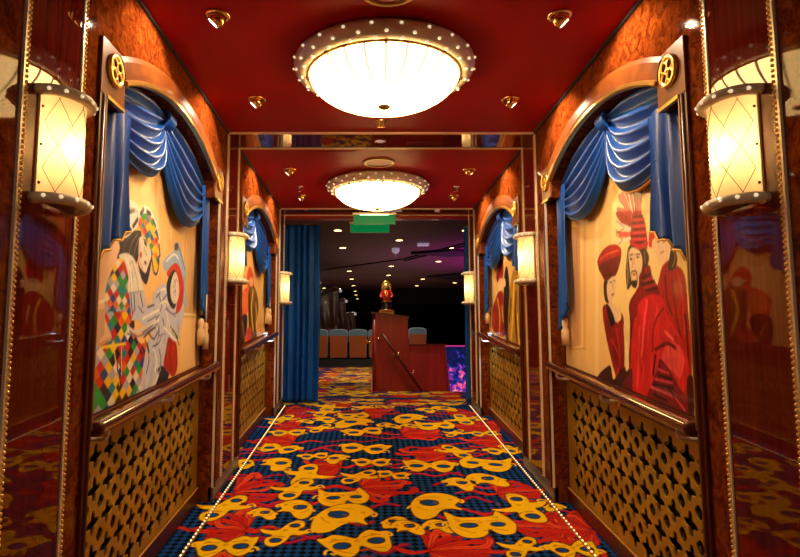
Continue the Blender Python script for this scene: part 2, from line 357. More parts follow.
PAINT_HARLEQUIN = [
('f',(228,186,128),[3608,1168,3818,1236,3958,-130,3641,-120,3612,544]),
('l',(214,160,108),14,[3727,625,3795,379,3771,188]),
('l',(240,205,160),12,[3645,612,3709,184]),
('f',(250,214,160),[3596,131,3885,142,3898,-205,3614,-237]),
('l',(255,240,220),14,[3632,156,3906,162]),
('f',(104,92,116),[3818,1236,3898,1262,3988,265,3927,65]),
('f',(150,120,130),[3908,142,3977,145,4005,-132,3921,-206]),
('f',(238,196,168),[2461,413,2721,475,2664,177,2642,-22,2500,-49]),
('l',(190,130,90),6,[2506,-21,2639,9]),
('l',(255,235,215),16,[2479,152,2582,172]),
('l',(214,160,110),14,[2483,115,2606,134]),
('l',(248,214,170),40,[3123,902,3157,573]),
('l',(252,226,180),40,[3354,881,3369,565]),
('s',(44,40,46),[2667,446,2733,487,2911,534,2925,477,2894,387,2835,353,2663,354,2684,409]),
('l',(120,112,120),8,[2881,513,2810,452,2780,382]),
('l',(90,84,92),8,[2805,499,2737,440,2715,385]),
('l',(150,140,150),5,[2899,497,2857,435,2833,377]),
('s',(222,214,232),[2705,619,2774,653,2868,641,2911,619,2861,559,2754,490,2716,507]),
('s',(150,176,190),[2723,582,2777,623,2869,635,2840,610,2745,575]),
('s',(58,74,86),[2740,585,2778,613,2841,625,2812,603,2759,579]),
('s',(240,236,244),[2725,564,2848,608,2871,607,2829,559,2752,508,2725,520]),
('l',(236,236,244),38,[2740,485,2831,541,2918,627,2983,653,3093,624,3155,562,3185,465]),
('l',(34,44,92),26,[2740,488,2795,517]),
('l',(34,44,92),26,[2824,539,2874,583]),
('l',(34,44,92),30,[2911,619,2941,647]),
('l',(34,44,92),30,[2992,646,3036,642]),
('l',(34,44,92),24,[3075,620,3114,595]),
('l',(34,44,92),24,[3135,572,3162,536]),
('l',(34,44,92),26,[3177,504,3195,453]),
('h',62,40,'yobyrgtyog',[2883,569,2943,626,3038,629,3095,598,3148,540,3185,465,3191,398,3138,358,3078,410,3044,477,2928,531]),
('l',(34,44,92),16,[3077,424,3112,356,3159,348,3183,398,3169,437]),
('s',(238,228,224),[2900,462,2915,502,2982,501,3053,454,3068,423,3047,375,3012,337,2950,350,2907,389]),
('l',(200,190,200),10,[2910,470,2913,396,2963,352]),
('s',(40,40,60),[2962,494,2997,491,3005,472,2978,473]),
('l',(30,30,44),6,[2948,500,3008,498]),
('l',(30,30,44),5,[2972,461,2989,431]),
('s',(206,36,44),[2928,435,2947,419,2932,397,2918,415]),
('s',(96,26,36),[2976,391,3007,392,3005,375,2984,379]),
('s',(120,170,180),[2997,433,3015,430,3004,421]),
('s',(40,42,84),[2890,399,2922,359,2999,333,3027,366,3080,431,3066,364,3040,303,3012,277,2959,295,2919,334]),
('h',62,46,'ygtrwnblygro',[2657,352,2716,376,2775,365,2798,309,2787,243,2839,175,2856,81,2807,44,2617,41,2569,83,2555,158,2555,212,2592,280]),
('h',78,60,'yrgnlbtkowgry',[2558,102,2666,124,2856,123,2902,30,2983,-18,3173,12,3184,-102,3108,-189,3061,-265,2864,-294,2574,-335,2486,-358,2457,-70,2570,-15,2637,10]),
('f',(208,170,140),[2479,123,2557,127,2564,27,2504,-15,2490,-15]),
('l',(236,210,120),10,[2660,-24,2688,-94,2742,-202]),
('l',(30,50,90),12,[2694,-42,2714,-139]),
('l',(250,220,70),14,[2543,-32,2789,-17]),
('l',(245,235,220),7,[2746,-34,2759,-159]),
('s',(234,232,236),[2672,375,2757,399,2848,385,2921,322,2983,244,2895,229,2804,219,2788,296,2739,357]),
('l',(196,196,212),14,[2819,371,2888,300,2918,239]),
('l',(250,250,250),12,[2744,379,2808,328,2840,235]),
('l',(120,120,150),6,[2804,219,2975,240]),
('f',(200,208,250),[2807,218,2983,239,3052,157,2990,97,2847,92]),
('l',(46,120,170),14,[2827,216,2851,128]),
('l',(40,44,80),12,[2865,219,2882,142]),
('l',(230,200,80),12,[2908,222,2920,174]),
('l',(190,40,40),12,[2846,104,2873,141]),
('l',(40,44,80),12,[2943,225,2983,165]),
('l',(80,80,130),10,[2926,162,3021,117]),
('s',(204,212,252),[3111,224,3181,276,3316,309,3409,239,3642,240,3657,210,3587,56,3479,-18,3336,-86,3177,-56,3111,49,2988,72,2951,108,3064,163]),
('s',(204,212,252),[3214,146,3601,171,3584,103,3547,-2,3386,48,3319,-109,3309,-206,3097,-319,3002,-224,3065,-14,3168,38]),
('l',(255,255,255),14,[2985,104,3103,134,3213,159]),
('l',(120,126,178),14,[2992,36,3110,70,3215,132]),
('l',(140,146,190),12,[3054,94,3178,124]),
('l',(250,250,255),12,[3023,61,3218,106]),
('l',(110,116,170),12,[3185,245,3248,195,3233,153]),
('l',(250,250,255),12,[3244,229,3345,138,3407,55]),
('l',(150,156,196),12,[3311,171,3487,136]),
('l',(255,255,255),12,[3301,67,3525,-9]),
('l',(30,90,60),14,[3276,114,3300,81]),
('l',(36,40,70),14,[3405,76,3546,13]),
('l',(220,190,60),12,[3415,77,3453,34]),
('l',(190,40,40),12,[3537,94,3554,50]),
('l',(30,110,60),12,[3473,49,3574,-31]),
('l',(20,60,50),16,[3221,72,3227,19]),
('l',(34,38,66),12,[3078,31,3153,5,3205,45]),
('l',(40,44,80),12,[3047,164,3135,182]),
('l',(225,190,60),12,[3119,246,3132,208]),
('s',(176,44,34),[3379,14,3456,-2,3522,-23,3554,-117,3542,-177,3482,-210,3377,-169,3312,-138,3344,-57]),
('l',(110,20,20),9,[3436,-16,3424,-115,3453,-179]),
('l',(214,80,60),9,[3393,-16,3371,-113]),
('f',(34,40,72),[3204,-154,3294,-137,3413,-186,3384,-234,3199,-241,3239,-197]),
('l',(235,235,250),10,[3114,-250,3223,-186,3198,-92]),
('l',(150,156,200),10,[3153,-80,3217,12,3324,34]),
('l',(245,245,255),14,[3265,-157,3197,-226,3141,-242]),
('l',(220,222,240),18,[2804,61,2926,40,3163,105]),
('l',(120,126,178),10,[2807,29,2979,21,3210,86]),
('l',(38,50,120),12,[3011,11,3095,44,3165,64]),
('l',(38,50,120),9,[3139,-34,3230,-15,3265,26]),
('l',(90,100,190),14,[3069,-52,3092,-104,3064,-166]),
('l',(255,255,255),16,[3158,-47,3202,-107,3188,-159]),
('l',(90,100,190),12,[3234,-48,3269,-110,3248,-189]),
('l',(32,120,70),12,[3030,-1,3069,-46]),
('l',(200,40,36),12,[2992,-45,3023,-101]),
('l',(230,190,50),12,[3071,-65,3100,-91]),
('l',(30,36,80),16,[3066,-20,3088,-65]),
('l',(255,255,255),12,[3228,194,3307,212,3371,195]),
('l',(90,100,180),10,[3331,179,3419,148,3531,160]),
('l',(255,255,255),12,[3183,250,3279,278,3321,260]),
('l',(90,100,190),12,[3167,222,3221,259]),
('l',(90,100,190),12,[3265,215,3323,247]),
('s',(160,190,236),[3244,419,3321,468,3415,505,3434,555,3476,569,3527,557,3597,488,3669,420,3662,334,3695,212,3569,235,3373,379,3289,376]),
('l',(90,110,150),12,[3477,564,3566,499,3638,424]),
('s',(60,80,110),[3439,551,3488,564,3488,525,3438,518]),
('l',(240,244,252),14,[3304,434,3427,490,3509,476]),
('s',(204,60,38),[3315,368,3380,415,3466,445,3550,421,3622,337,3622,238,3575,175,3495,164,3529,277,3496,370,3414,398,3354,352]),
('s',(40,42,58),[3317,302,3354,355,3425,400,3495,385,3527,299,3511,231,3459,177,3381,194,3334,240]),
('s',(232,228,232),[3382,287,3408,350,3460,392,3509,364,3543,300,3526,239,3468,206,3405,231]),
('l',(50,50,60),6,[3454,344,3480,310]),
('l',(50,50,60),6,[3482,354,3507,334]),
('l',(120,50,60),6,[3439,270,3482,288]),
('l',(90,90,100),5,[3423,312,3447,299]),
('l',(90,90,100),6,[3470,294,3474,258]),
]
PAINT_RED_HATS = [
('f',(246,206,140),[3876,1255,3142,1017,3290,-428,4032,-264]),
('l',(232,184,122),50,[3560,904,3659,-60]),
('l',(250,222,170),60,[3372,856,3484,-228]),
('f',(214,164,122),[3930,727,3666,709,3724,-31,4011,-66]),
('l',(240,205,170),16,[3839,644,3867,0]),
('l',(180,126,90),10,[3726,657,3775,0]),
('l',(238,200,160),12,[3904,588,3945,0]),
('f',(238,196,140),[4051,-53,3641,-54,3641,-215,4063,-173]),
('l',(200,150,100),8,[4052,-60,3641,-54]),
('s',(176,26,24),[2718,209,2685,287,2647,331,2582,346,2539,318,2490,289,2467,234,2460,100,2449,-60,2496,-251,2598,-110,2671,101]),
('l',(110,12,16),18,[2636,282,2631,178,2591,106]),
('l',(214,52,40),14,[2528,278,2502,177,2496,27]),
('l',(130,16,18),16,[2576,252,2559,120,2527,-2]),
('l',(90,10,14),18,[2488,101,2478,-2,2481,-105]),
('s',(184,32,40),[3044,762,2976,757,2816,728,2836,618,2800,556,2788,430,2847,431,2932,461,2976,484,2967,573,2935,607,3003,688]),
('l',(240,200,200),12,[2968,743,2929,630]),
('l',(245,222,220),10,[2918,738,2905,633]),
('l',(150,14,28),10,[2865,729,2870,626]),
('l',(240,190,190),8,[3016,750,2941,641]),
('s',(190,36,40),[3085,755,3045,753,2993,686,2939,608,2952,585,3010,614,3105,668,3102,694,3024,672,3078,723]),
('s',(150,26,30),[3126,660,3084,668,2955,595,2958,563,3061,599]),
('s',(240,214,204),[3130,626,3061,599,2959,559,2965,539,3093,584]),
('s',(216,90,84),[3139,580,3095,563,2971,536,2973,516,3078,530]),
('s',(240,220,210),[3139,532,3099,521,2973,514,2975,496,3101,504]),
('l',(120,30,30),5,[3130,626,3034,569,3137,558,3060,514,3112,497]),
('l',(90,8,18),12,[2926,605,2831,589]),
('l',(90,8,18),12,[2939,575,2817,555]),
('l',(90,8,18),12,[2951,545,2804,522]),
('l',(90,8,18),12,[2960,514,2794,489]),
('l',(90,8,18),12,[2958,481,2790,457]),
('l',(90,8,18),7,[2898,616,2913,466]),
('l',(90,8,18),7,[2838,603,2845,447]),
('l',(222,70,66),8,[2919,588,2832,574]),
('l',(222,70,66),8,[2922,556,2819,540]),
('l',(222,70,66),8,[2926,524,2814,508]),
('l',(222,70,66),8,[2947,495,2800,475]),
('s',(64,46,30),[2990,465,2933,470,2820,434,2782,399,2782,365,2812,335,2899,319,2974,273,3028,255,3036,343,3015,423]),
('l',(220,190,130),7,[2987,446,3014,386,3011,322,3031,269]),
('l',(150,110,60),8,[2823,413,2819,361]),
('l',(120,86,46),7,[2985,364,3004,285]),
('s',(240,206,170),[2984,437,2955,455,2878,430,2849,391,2855,340,2903,280,2941,257,2977,287,2986,337,2992,401]),
('l',(40,26,24),8,[2982,420,2945,420]),
('s',(40,26,24),[2981,409,2951,401,2972,392]),
('l',(40,26,24),8,[2913,416,2870,411]),
('s',(40,26,24),[2910,406,2875,400,2899,394]),
('l',(190,140,110),7,[2947,395,2964,353]),
('l',(50,30,26),9,[2970,335,2941,339,2914,329]),
('s',(180,50,50),[2962,326,2918,322,2943,313]),
('s',(36,26,24),[2982,292,2912,287,2921,257,2950,253,2976,269]),
('l',(36,26,24),7,[2974,336,2983,283]),
('l',(36,26,24),7,[2910,329,2911,280]),
('l',(190,34,40),26,[2953,477,2867,446,2791,451]),
('s',(128,16,22),[2880,316,2783,348,2754,286,2707,240,2702,199,2800,189,2911,206,2894,274]),
('l',(50,8,12),14,[2853,296,2770,304]),
('l',(50,8,12),14,[2866,263,2738,268]),
('l',(50,8,12),14,[2879,229,2716,233]),
('l',(190,50,50),9,[2846,278,2754,282]),
('l',(190,50,50),9,[2859,245,2731,251]),
('s',(140,16,20),[2937,234,2886,256,2799,198,2923,84,2984,-126,3055,-218,3015,69,3015,177]),
('s',(214,28,36),[2929,119,2904,179,2798,208,2702,199,2656,164,2638,107,2581,59,2502,-32,2486,-148,2614,-263,2941,-279,3014,-215]),
('s',(214,28,36),[2962,98,2748,91,2622,78,2578,9,2510,-40,2510,-89,2548,-172,2525,-259,2663,-324,2866,-304,3036,-292]),
('l',(250,84,84),22,[2818,182,2856,91,2900,-71]),
('l',(236,60,60),20,[2715,159,2759,63]),
('l',(150,10,20),16,[2667,141,2758,71,2789,-52]),
('s',(244,76,80),[2698,-60,2631,-7,2548,-24,2513,-64,2517,-105,2555,-164,2609,-134,2694,-112]),
('l',(250,110,110),16,[2661,36,2596,1]),
('l',(120,8,18),20,[2761,-44,2649,-16,2582,-33]),
('l',(60,4,12),18,[2764,-71,2793,-162]),
('l',(240,60,66),20,[2912,58,2938,-94,2964,-238]),
('s',(128,16,34),[2719,-83,2643,-127,2581,-183,2507,-242,2499,-312,2662,-316,2865,-290,2817,-208,2752,-133]),
('l',(220,60,90),10,[2742,-132,2645,-145]),
('l',(220,60,90),10,[2775,-178,2615,-185]),
('l',(230,90,110),10,[2818,-217,2604,-243]),
('l',(40,6,16),14,[2736,-158,2630,-169]),
('l',(40,6,16),14,[2797,-202,2617,-206]),
('l',(40,6,16),16,[2652,-213,2573,-264]),
('l',(230,80,100),10,[2604,-243,2528,-292]),
('l',(40,6,16),14,[2801,-247,2675,-266]),
('s',(70,10,20),[2499,-161,2446,-157,2462,-316,2498,-296]),
('s',(170,30,28),[3407,447,3346,490,3254,511,3147,503,3082,470,3085,423,3126,367,3176,335,3299,325,3347,358,3389,403]),
('s',(110,14,16),[3394,414,3288,431,3097,434,3126,367,3181,335,3299,325,3347,358]),
('l',(226,80,60),12,[3363,451,3259,467,3116,466]),
('l',(60,8,10),10,[3321,355,3198,351]),
('s',(70,50,36),[3325,320,3273,328,3269,251,3262,201,3311,209,3331,256]),
('s',(240,206,176),[3281,301,3236,331,3176,335,3161,300,3181,244,3233,199,3262,201,3286,252]),
('l',(40,26,24),6,[3246,310,3214,309]),
('l',(40,26,24),6,[3192,312,3169,312]),
('l',(200,150,120),5,[3203,299,3211,270]),
('s',(170,50,50),[3233,243,3190,247,3210,235]),
('s',(236,200,170),[3262,201,3232,204,3159,157,3131,100,3189,92,3242,151]),
('s',(138,16,22),[3352,182,3287,193,3252,171,3212,102,3131,100,3116,136,3169,172,3095,126,3085,80,3090,-39,3114,-168,3207,-192,3288,-61,3348,96]),
('s',(30,14,20),[3307,192,3252,176,3195,102,3226,74,3261,84]),
('l',(240,220,190),8,[3206,159,3153,110,3166,91]),
('l',(196,40,44),14,[3180,63,3157,-40,3155,-133]),
('l',(80,8,14),12,[3296,105,3246,-3,3199,-116]),
('s',(60,12,18),[3485,-230,3291,-137,3245,-209,3113,-140,3045,-157,3055,-255,3150,-258]),
('l',(190,36,50),14,[3250,1,3158,-101,3218,-197]),
('s',(110,12,30),[3135,-232,3046,-166,3009,-145,3034,-273]),
('s',(250,216,160),[3086,82,3018,100,3052,-48,3054,-137,3086,-149,3088,-29]),
('l',(100,10,16),14,[2999,70,3036,-78,3033,-156]),
('s',(206,40,36),[2772,432,2765,495,2733,543,2741,578,2712,622,2678,618,2686,541,2685,496,2705,458,2732,429]),
('s',(242,206,170),[2744,438,2705,466,2623,455,2569,425,2573,390,2647,365,2679,340,2706,373]),
('s',(242,206,170),[2690,402,2678,437,2589,434,2576,401,2596,364,2630,341,2665,350]),
('s',(70,46,30),[2573,432,2546,396,2525,339,2556,300,2610,307,2588,363,2573,400]),
('l',(190,150,90),6,[2555,382,2544,341,2570,314]),
('l',(40,26,24),6,[2695,440,2666,439]),
('l',(40,26,24),6,[2640,431,2613,434]),
('l',(190,60,50),7,[2667,386,2638,390]),
('l',(200,150,110),5,[2674,428,2681,410]),
]
PAINT_ORANGE_ROBE = [
('f',(232,190,120),[6018,703,6546,765,6573,-60,5999,-55]),
('l',(250,220,160),72,[6336,625,6388,112]),
('f',(226,170,90),[6074,161,6274,185,6288,55,6038,34]),
('s',(206,70,24),[5493,575,5607,689,5790,624,5846,524,5587,467]),
('s',(226,96,40),[5264,376,5424,461,5628,487,5645,319,5530,213,5554,-18,5322,-49,5280,219]),
('s',(236,120,60),[5280,362,5467,440,5558,347,5408,240]),
('s',(120,84,20),[5587,467,5846,524,6046,432,6108,308,5977,159,6040,16,5723,-18,5596,215]),
('l',(220,180,40),57,[5806,467,5735,289,5843,103]),
('l',(44,30,14),62,[5635,420,5681,219,5634,15]),
('l',(50,36,16),48,[5952,407,5878,209,5971,34]),
('l',(230,190,60),38,[5957,354,6054,161]),
('s',(44,34,22),[5269,187,5529,229,5557,114,5399,-49,5293,-48]),
('l',(180,120,40),33,[5339,158,5474,-18]),
('s',(214,70,30),[5559,98,5709,117,5766,-18,5556,-34]),
('s',(230,180,140),[5596,552,5747,602,5824,557,5713,503]),
]
PAINT_GOLD_CROWD = [
('f',(236,196,130),[6426,828,5415,697,5487,-5,6497,133]),
('s',(176,36,26),[6112,676,5950,766,5804,769,5819,622,5970,573,6090,585]),
('s',(240,204,170),[6070,583,5888,608,5861,499,5998,489]),
('s',(160,34,28),[6368,290,6191,416,6029,481,5837,455,5765,242,5757,57,6025,38,6353,108]),
('l',(226,180,60),48,[6088,409,6003,252,6042,59]),
('l',(210,60,50),43,[6258,285,6307,129]),
('l',(236,210,120),33,[5897,332,5864,183]),
('l',(120,18,18),38,[5811,244,5784,57]),
('s',(26,22,24),[5800,536,5711,683,5630,684,5593,618,5562,494,5559,273,5656,-5,5777,36,5807,285]),
('s',(236,200,170),[5814,580,5740,583,5728,519,5802,515]),
('s',(170,126,36),[5568,434,5423,619,5296,682,5239,484,5251,-4,5656,-5]),
('l',(230,190,60),57,[5395,499,5463,229,5551,15]),
('l',(70,50,20),57,[5323,415,5366,225,5327,-5]),
('l',(60,40,14),43,[5515,370,5595,175]),
('l',(236,200,80),38,[5289,222,5281,-5]),
]
MASK_SPOTS = [
(-0.773, 5.259, 0.351, 'A'),(-0.728, 4.83, 0.242, 'B'),(-0.452, 5.035, 0.231, 'A'),(-0.254, 4.965, 0.186, 'B'),(-0.045, 5.259, 0.416, 'A'),(0.018, 4.863, 0.284, 'A'),(-0.454, 4.553, 0.398, 'C'),(-0.084, 4.524, 0.283, 'C'),(-0.509, 4.256, 0.337, 'C'),(-0.167, 4.087, 0.341, 'D'),(-0.653, 3.807, 0.151, 'B'),(-0.464, 3.889, 0.227, 'B'),(-0.152, 3.748, 0.344, 'B'),(-0.483, 3.529, 0.279, 'C'),(-0.77, 3.336, 0.32, 'A'),(-0.049, 3.382, 0.381, 'A'),(-0.923, 3.91, 0.342, 'C'),(0.173, 4.553, 0.228, 'A'),(0.154, 3.672, 0.138, 'B'),(-1.233, 5.259, 0.241, 'A'),(-0.992, 4.83, 0.181, 'B'),(0.746, 5.182, 0.324, 'C'),(1.126, 5.182, 0.281, 'A'),(0.91, 4.83, 0.403, 'D'),(0.472, 4.765, 0.397, 'A'),(0.633, 4.359, 0.2, 'B'),(0.843, 4.44, 0.24, 'B'),(0.429, 3.952, 0.329, 'B'),(0.968, 3.91, 0.375, 'C'),(0.406, 3.617, 0.151, 'B'),(0.663, 3.635, 0.394, 'D'),(0.807, 3.336, 0.236, 'C'),(1.09, 3.306, 0.262, 'A'),(1.172, 3.91, 0.114, 'B'),(0.223, 3.599, 0.165, 'B'),]
PLUME_SPOTS = [
(-0.763, 4.231, 0.335, 0.651),(-0.823, 3.617, 0.256, 0.506),(-0.343, 4.798, 0.26, 0.388),(0.111, 4.307, 0.359, 0.31),(-0.843, 5.504, 0.344, 0.257),(0.448, 5.144, 0.407, 0.448),(1.027, 4.206, 0.35, 0.345),(0.989, 3.599, 0.285, 0.249),(1.163, 3.599, 0.225, 0.429),(0.526, 3.336, 0.459, 0.335),(1.041, 5.504, 0.344, 0.257),]
# ================================================================== THE SETTING
# --- carpet tile: chequer, ribbons, plumes, masks
TX0,TX1,TY0,TY1=-1.14,1.33,2.9,5.37
NAVY,BLK=lin((18,66,140)),lin((6,7,22))
cv=Canvas(TX0,TY0,TX1,TY1,.0026,BLK,wrap=True)
gx,gy=np.meshgrid(TX0+(np.arange(cv.w)+.5)*cv.step,TY0+(np.arange(cv.h)+.5)*cv.step)
pp=np.floor(gx/.05+gy/.05).astype(int)+np.floor(gx/.05-gy/.05).astype(int)
cv.a[pp%2==0]=NAVY
rg=random.Random(3)
RIB=[lin((150,18,46)),lin((172,26,50)),lin((126,14,58))]
for k in range(46):
    x,y=rg.uniform(TX0,TX1),rg.uniform(TY0,TY1); a=rg.choice((-1,1)); L=rg.uniform(.3,.6); ph=rg.uniform(0,6); am=rg.uniform(.03,.06)
    P=[(x+a*L*t/12,y+am*math.sin(ph+t*.75)+rg.uniform(-.004,.004)) for t in range(13)]
    c=rg.choice(RIB); cv.line(crom(P,False,3),.018,c); cv.line([(p[0],p[1]+.004) for p in crom(P,False,2)],.003,lin((206,50,66)))
RED,RED2,RED3=lin((192,42,28)),lin((214,72,38)),lin((128,20,24))
def blade(P,w,col,edge):
    P=crom(P,False,5); n=len(P); L=[];Rr=[]
    for k,p in enumerate(P):
        d=P[min(n-1,k+1)]-P[max(0,k-1)]; d=d/max(1e-6,np.hypot(*d)); nrm=np.array((-d[1],d[0])); ww=w*(math.sin(PI*min(1,(k+.6)/n))**.6)*(1-.25*((k*3)%4==0))
        L.append(p+nrm*ww); Rr.append(p-nrm*ww)
    Q=L+Rr[::-1]; cv.poly(Q,col); cv.line(Q+[Q[0]],.0028,edge); cv.line(P[1:-1],.0022,edge)
def plume(cx,cy,w,h,fl):
    base=np.array((cx+fl*w*.42,cy-h*.12)); n=11; h=max(h*1.15,.40); w=w*1.15
    for i in sorted(range(n),key=lambda q:-abs(q-5)):
        t=i/(n-1); a=math.radians(250-165*t) if fl>0 else math.radians(-70+165*t)
        r=.8+.2*math.sin(i*2.3+cx*9); dx,dy=math.cos(a)*w*.78*r,math.sin(a)*h*.72*r
        s=1 if t>.5 else -1
        mid=base+np.array((dx*.45,dy*.68)); tip=base+np.array((dx,dy)); curl=tip+np.array((-fl*.045,-s*.085*(1 if i%2 else .5)))
        blade([base,mid,tip,curl,curl+np.array((fl*.03,-s*.015))],.024+.008*(i%3==0),(RED,RED2,RED,RED4)[i%4],RED3)
    blade([base,base+np.array((fl*w*.18,-.03)),base+np.array((fl*w*.4,.04)),base+np.array((fl*w*.7,-.01))],.022,RED,RED3)
RED4=lin((176,34,34))
GOLD,GOLD2,OUT=lin((228,184,20)),lin((150,88,12)),lin((74,40,12))
FOR={'A':[(-.52,.16),(-.40,.20),(-.28,.26),(-.12,.20),(0,.12),(.12,.20),(.28,.27),(.42,.22),(.54,.22),(.47,.02),(.38,-.16),(.24,-.22),(.10,-.14),(0,-.04),(-.10,-.14),(-.24,-.23),(-.38,-.16),(-.46,.0)],
     'B':[(-.5,.16),(-.36,.30),(-.1,.38),(.18,.34),(.40,.18),(.50,-.04),(.46,-.30),(.30,-.40),(.10,-.34),(-.06,-.16),(-.26,-.10),(-.46,-.14),(-.36,.0)],
     'C':[(-.54,.06),(-.34,.04),(-.14,.06),(-.04,.22),(.10,.36),(.28,.34),(.34,.20),(.26,.08),(.54,.06),(.36,-.04),(.18,-.06),(.14,-.22),(0,-.36),(-.20,-.34),(-.28,-.20),(-.20,-.08),(-.38,-.04)],
     'D':[(-.50,.04),(-.40,.30),(-.28,.20),(-.10,.18),(.10,.19),(.28,.22),(.42,.36),(.46,.14),(.50,-.06),(.40,-.22),(.22,-.26),(.04,-.20),(-.04,-.10),(-.16,-.22),(-.34,-.22),(-.46,-.10)]}
EYE={'A':[(-.26,.02,.125,.06),(.26,.02,.125,.06)],'B':[(.12,.08,.18,.085)],'C':[(.14,.22,.10,.05),(-.07,-.21,.11,.055)],'D':[(-.24,.0,.11,.045),(.20,.02,.13,.05)]}
ASP={'A':1.55,'B':1.75,'C':1.75,'D':1.6}
def mask(cx,cy,w,t,ang,fl):
    ca,sa=math.cos(ang),math.sin(ang)
    tr=lambda p,s=1.: (cx+(fl*p[0]*ca-p[1]*ASP[t]*sa)*w*s,cy+(fl*p[0]*sa+p[1]*ASP[t]*ca)*w*s)
    P=[tr(p) for p in crom(FOR[t],True,5)]
    cv.line(P+[P[0]],.009,OUT); cv.poly(P,GOLD)
    for ex,ey,rx,ry in EYE[t]:
        E=[tr((ex+rx*math.cos(q*PI/8),ey+ry*math.sin(q*PI/8)*(1 if q<8 else 1.25))) for q in range(16)]
        cv.poly(E,NAVY); cv.line(E+[E[0]],.006,OUT)
        Bw=[tr((ex+rx*1.3*math.cos(q*PI/8),ey+ry*1.5+ry*.5*math.sin(q*PI/8))) for q in range(1,8)]
        cv.line(Bw,.0032,GOLD2)
    for ox,oy in ((-.5,.1),(.46,-.1)) if t in 'AB' else ((.48,.05),):
        S=[tr((ox+.10*(1-q/11)*math.cos(q*.6),oy+.10*(1-q/11)*math.sin(q*.6))) for q in range(11)]
        cv.line(S,.0075,GOLD)
    for ox,oy in ((-.34,.15),(.34,.15),(0,.06)):
        cv.line([tr((ox*.9+.045*math.cos(q*.7)*(1-q/12),oy+.035*math.sin(q*.7)*(1-q/12))) for q in range(10)],.0026,GOLD2)
    cv.line([tr((x,y)) for x,y in ((-.3,-.16),(-.12,-.1),(.05,-.13))],.003,GOLD2)
    cv.line([tr((x,y)) for x,y in ((.2,-.16),(.32,-.1),(.4,-.02))],.003,GOLD2)
for i,(x,y,w,h) in enumerate(PLUME_SPOTS): plume(x,y,w*1.05,h*.8,1 if i%3 else -1)
for i,(x,y,w,t) in enumerate(MASK_SPOTS): mask(x,y,w*1.0,t,rg.uniform(-.4,.4),1 if (i*7)%3 else -1)
def tile_at(X, Y, d):
    out=0
    for a,b in ((-d,-d),(d,-d),(-d,d),(d,d)):
        i=np.floor((X+a-TX0)/cv.step).astype(int)%cv.w; j=np.floor((Y+b-TY0)/cv.step).astype(int)%cv.h
        out=out+cv.a[j,i]
    return out/4
def island(xs, ys, zf, d):
    X,Y=np.meshgrid(xs,ys); Z=zf(Y)
    return np.stack([X.ravel(),Y.ravel(),Z.ravel()],1),quads(len(ys),len(xs)),tile_at(X.ravel(),Y.ravel(),d)
rz=lambda Y: np.minimum(-1.41+.092*Y,LAND)
parts=[island(np.linspace(-1.14,1.33,64),np.linspace(-2.6,2.9,140),rz,.01),
       island(np.arange(-1.14,1.3301,.0054),np.linspace(2.9,7.1,820),rz,.0013),
       island(np.linspace(-2.2,.30,170),np.linspace(7.1,17.6,420),rz,.006),
       island(np.linspace(.30,1.6,90),np.linspace(7.1,9.0,120),rz,.006)]
V=[];F=[];K=[];o=0
for v,f,k in parts: V.append(v);F.append(f+o);K.append(k);o+=len(v)
fl=link(painted_mesh('floor',np.concatenate(V),np.concatenate(F),np.concatenate(K),M['carpet']),'floor'); struct(fl)
del V,F,K,parts

# --- walls with arched recesses
ARC_R,ARC_Z=1.656,-.436
def arch_z(y,yc,r=ARC_R): return ARC_Z+math.sqrt(max(0,r*r-(y-yc)**2))
def bay(k):
    y0=BAYS[k]; return dict(y0=y0,yc=y0+1.0825,p0=y0+.131,o0=y0+.182,b0=y0+.345,b1=y0+1.82,o1=y0+1.955,p1=y0+2.01)
def rec_outline(k,extra=0.):
    b=bay(k); pts=[(b['o0'],'r'),(b['o0'],.93),(b['b0'],.93)]
    for i in range(25):
        y=b['b0']+(b['b1']-b['b0'])*i/24; pts.append((y,arch_z(y,b['yc'])))
    pts+=[(b['b1'],.93),(b['o1'],.93),(b['o1'],'r')]
    return [(y,ramp(y)-.02 if z=='r' else z) for y,z in pts]
for sd,nm in ((-1,'left'),(1,'right')):
    P=side(sd)
    out=[(-2.6,ramp(-2.6)-.02)]
    for k in (0,1): out+=rec_outline(k)
    out+=[(7.12,LAND-.02),(7.12,CEIL+.02),(-2.6,CEIL+.02)]
    mb=MB(); mb.prism(out,lambda u,v,d: P(d,u,v),0.,-.092)
    # recess backs
    for k in (0,1):
        b=bay(k); mb.box(P(-.124,b['o0']-.04,ramp(b['o0'])-.05),P(-.14,b['o1']+.04,1.35))
    struct(mb.build('wall_'+nm,M['burl']))
mb=MB(); mb.box((WL-.14,-2.7,-1.8),(WR+.14,-2.6,CEIL)); struct(mb.build('wall_back',M['burl']))
mb=MB(); mb.box((WL-.14,-2.7,CEIL),(WR+.14,7.12,CEIL+.06)); struct(mb.build('ceiling',M['ceilred']))
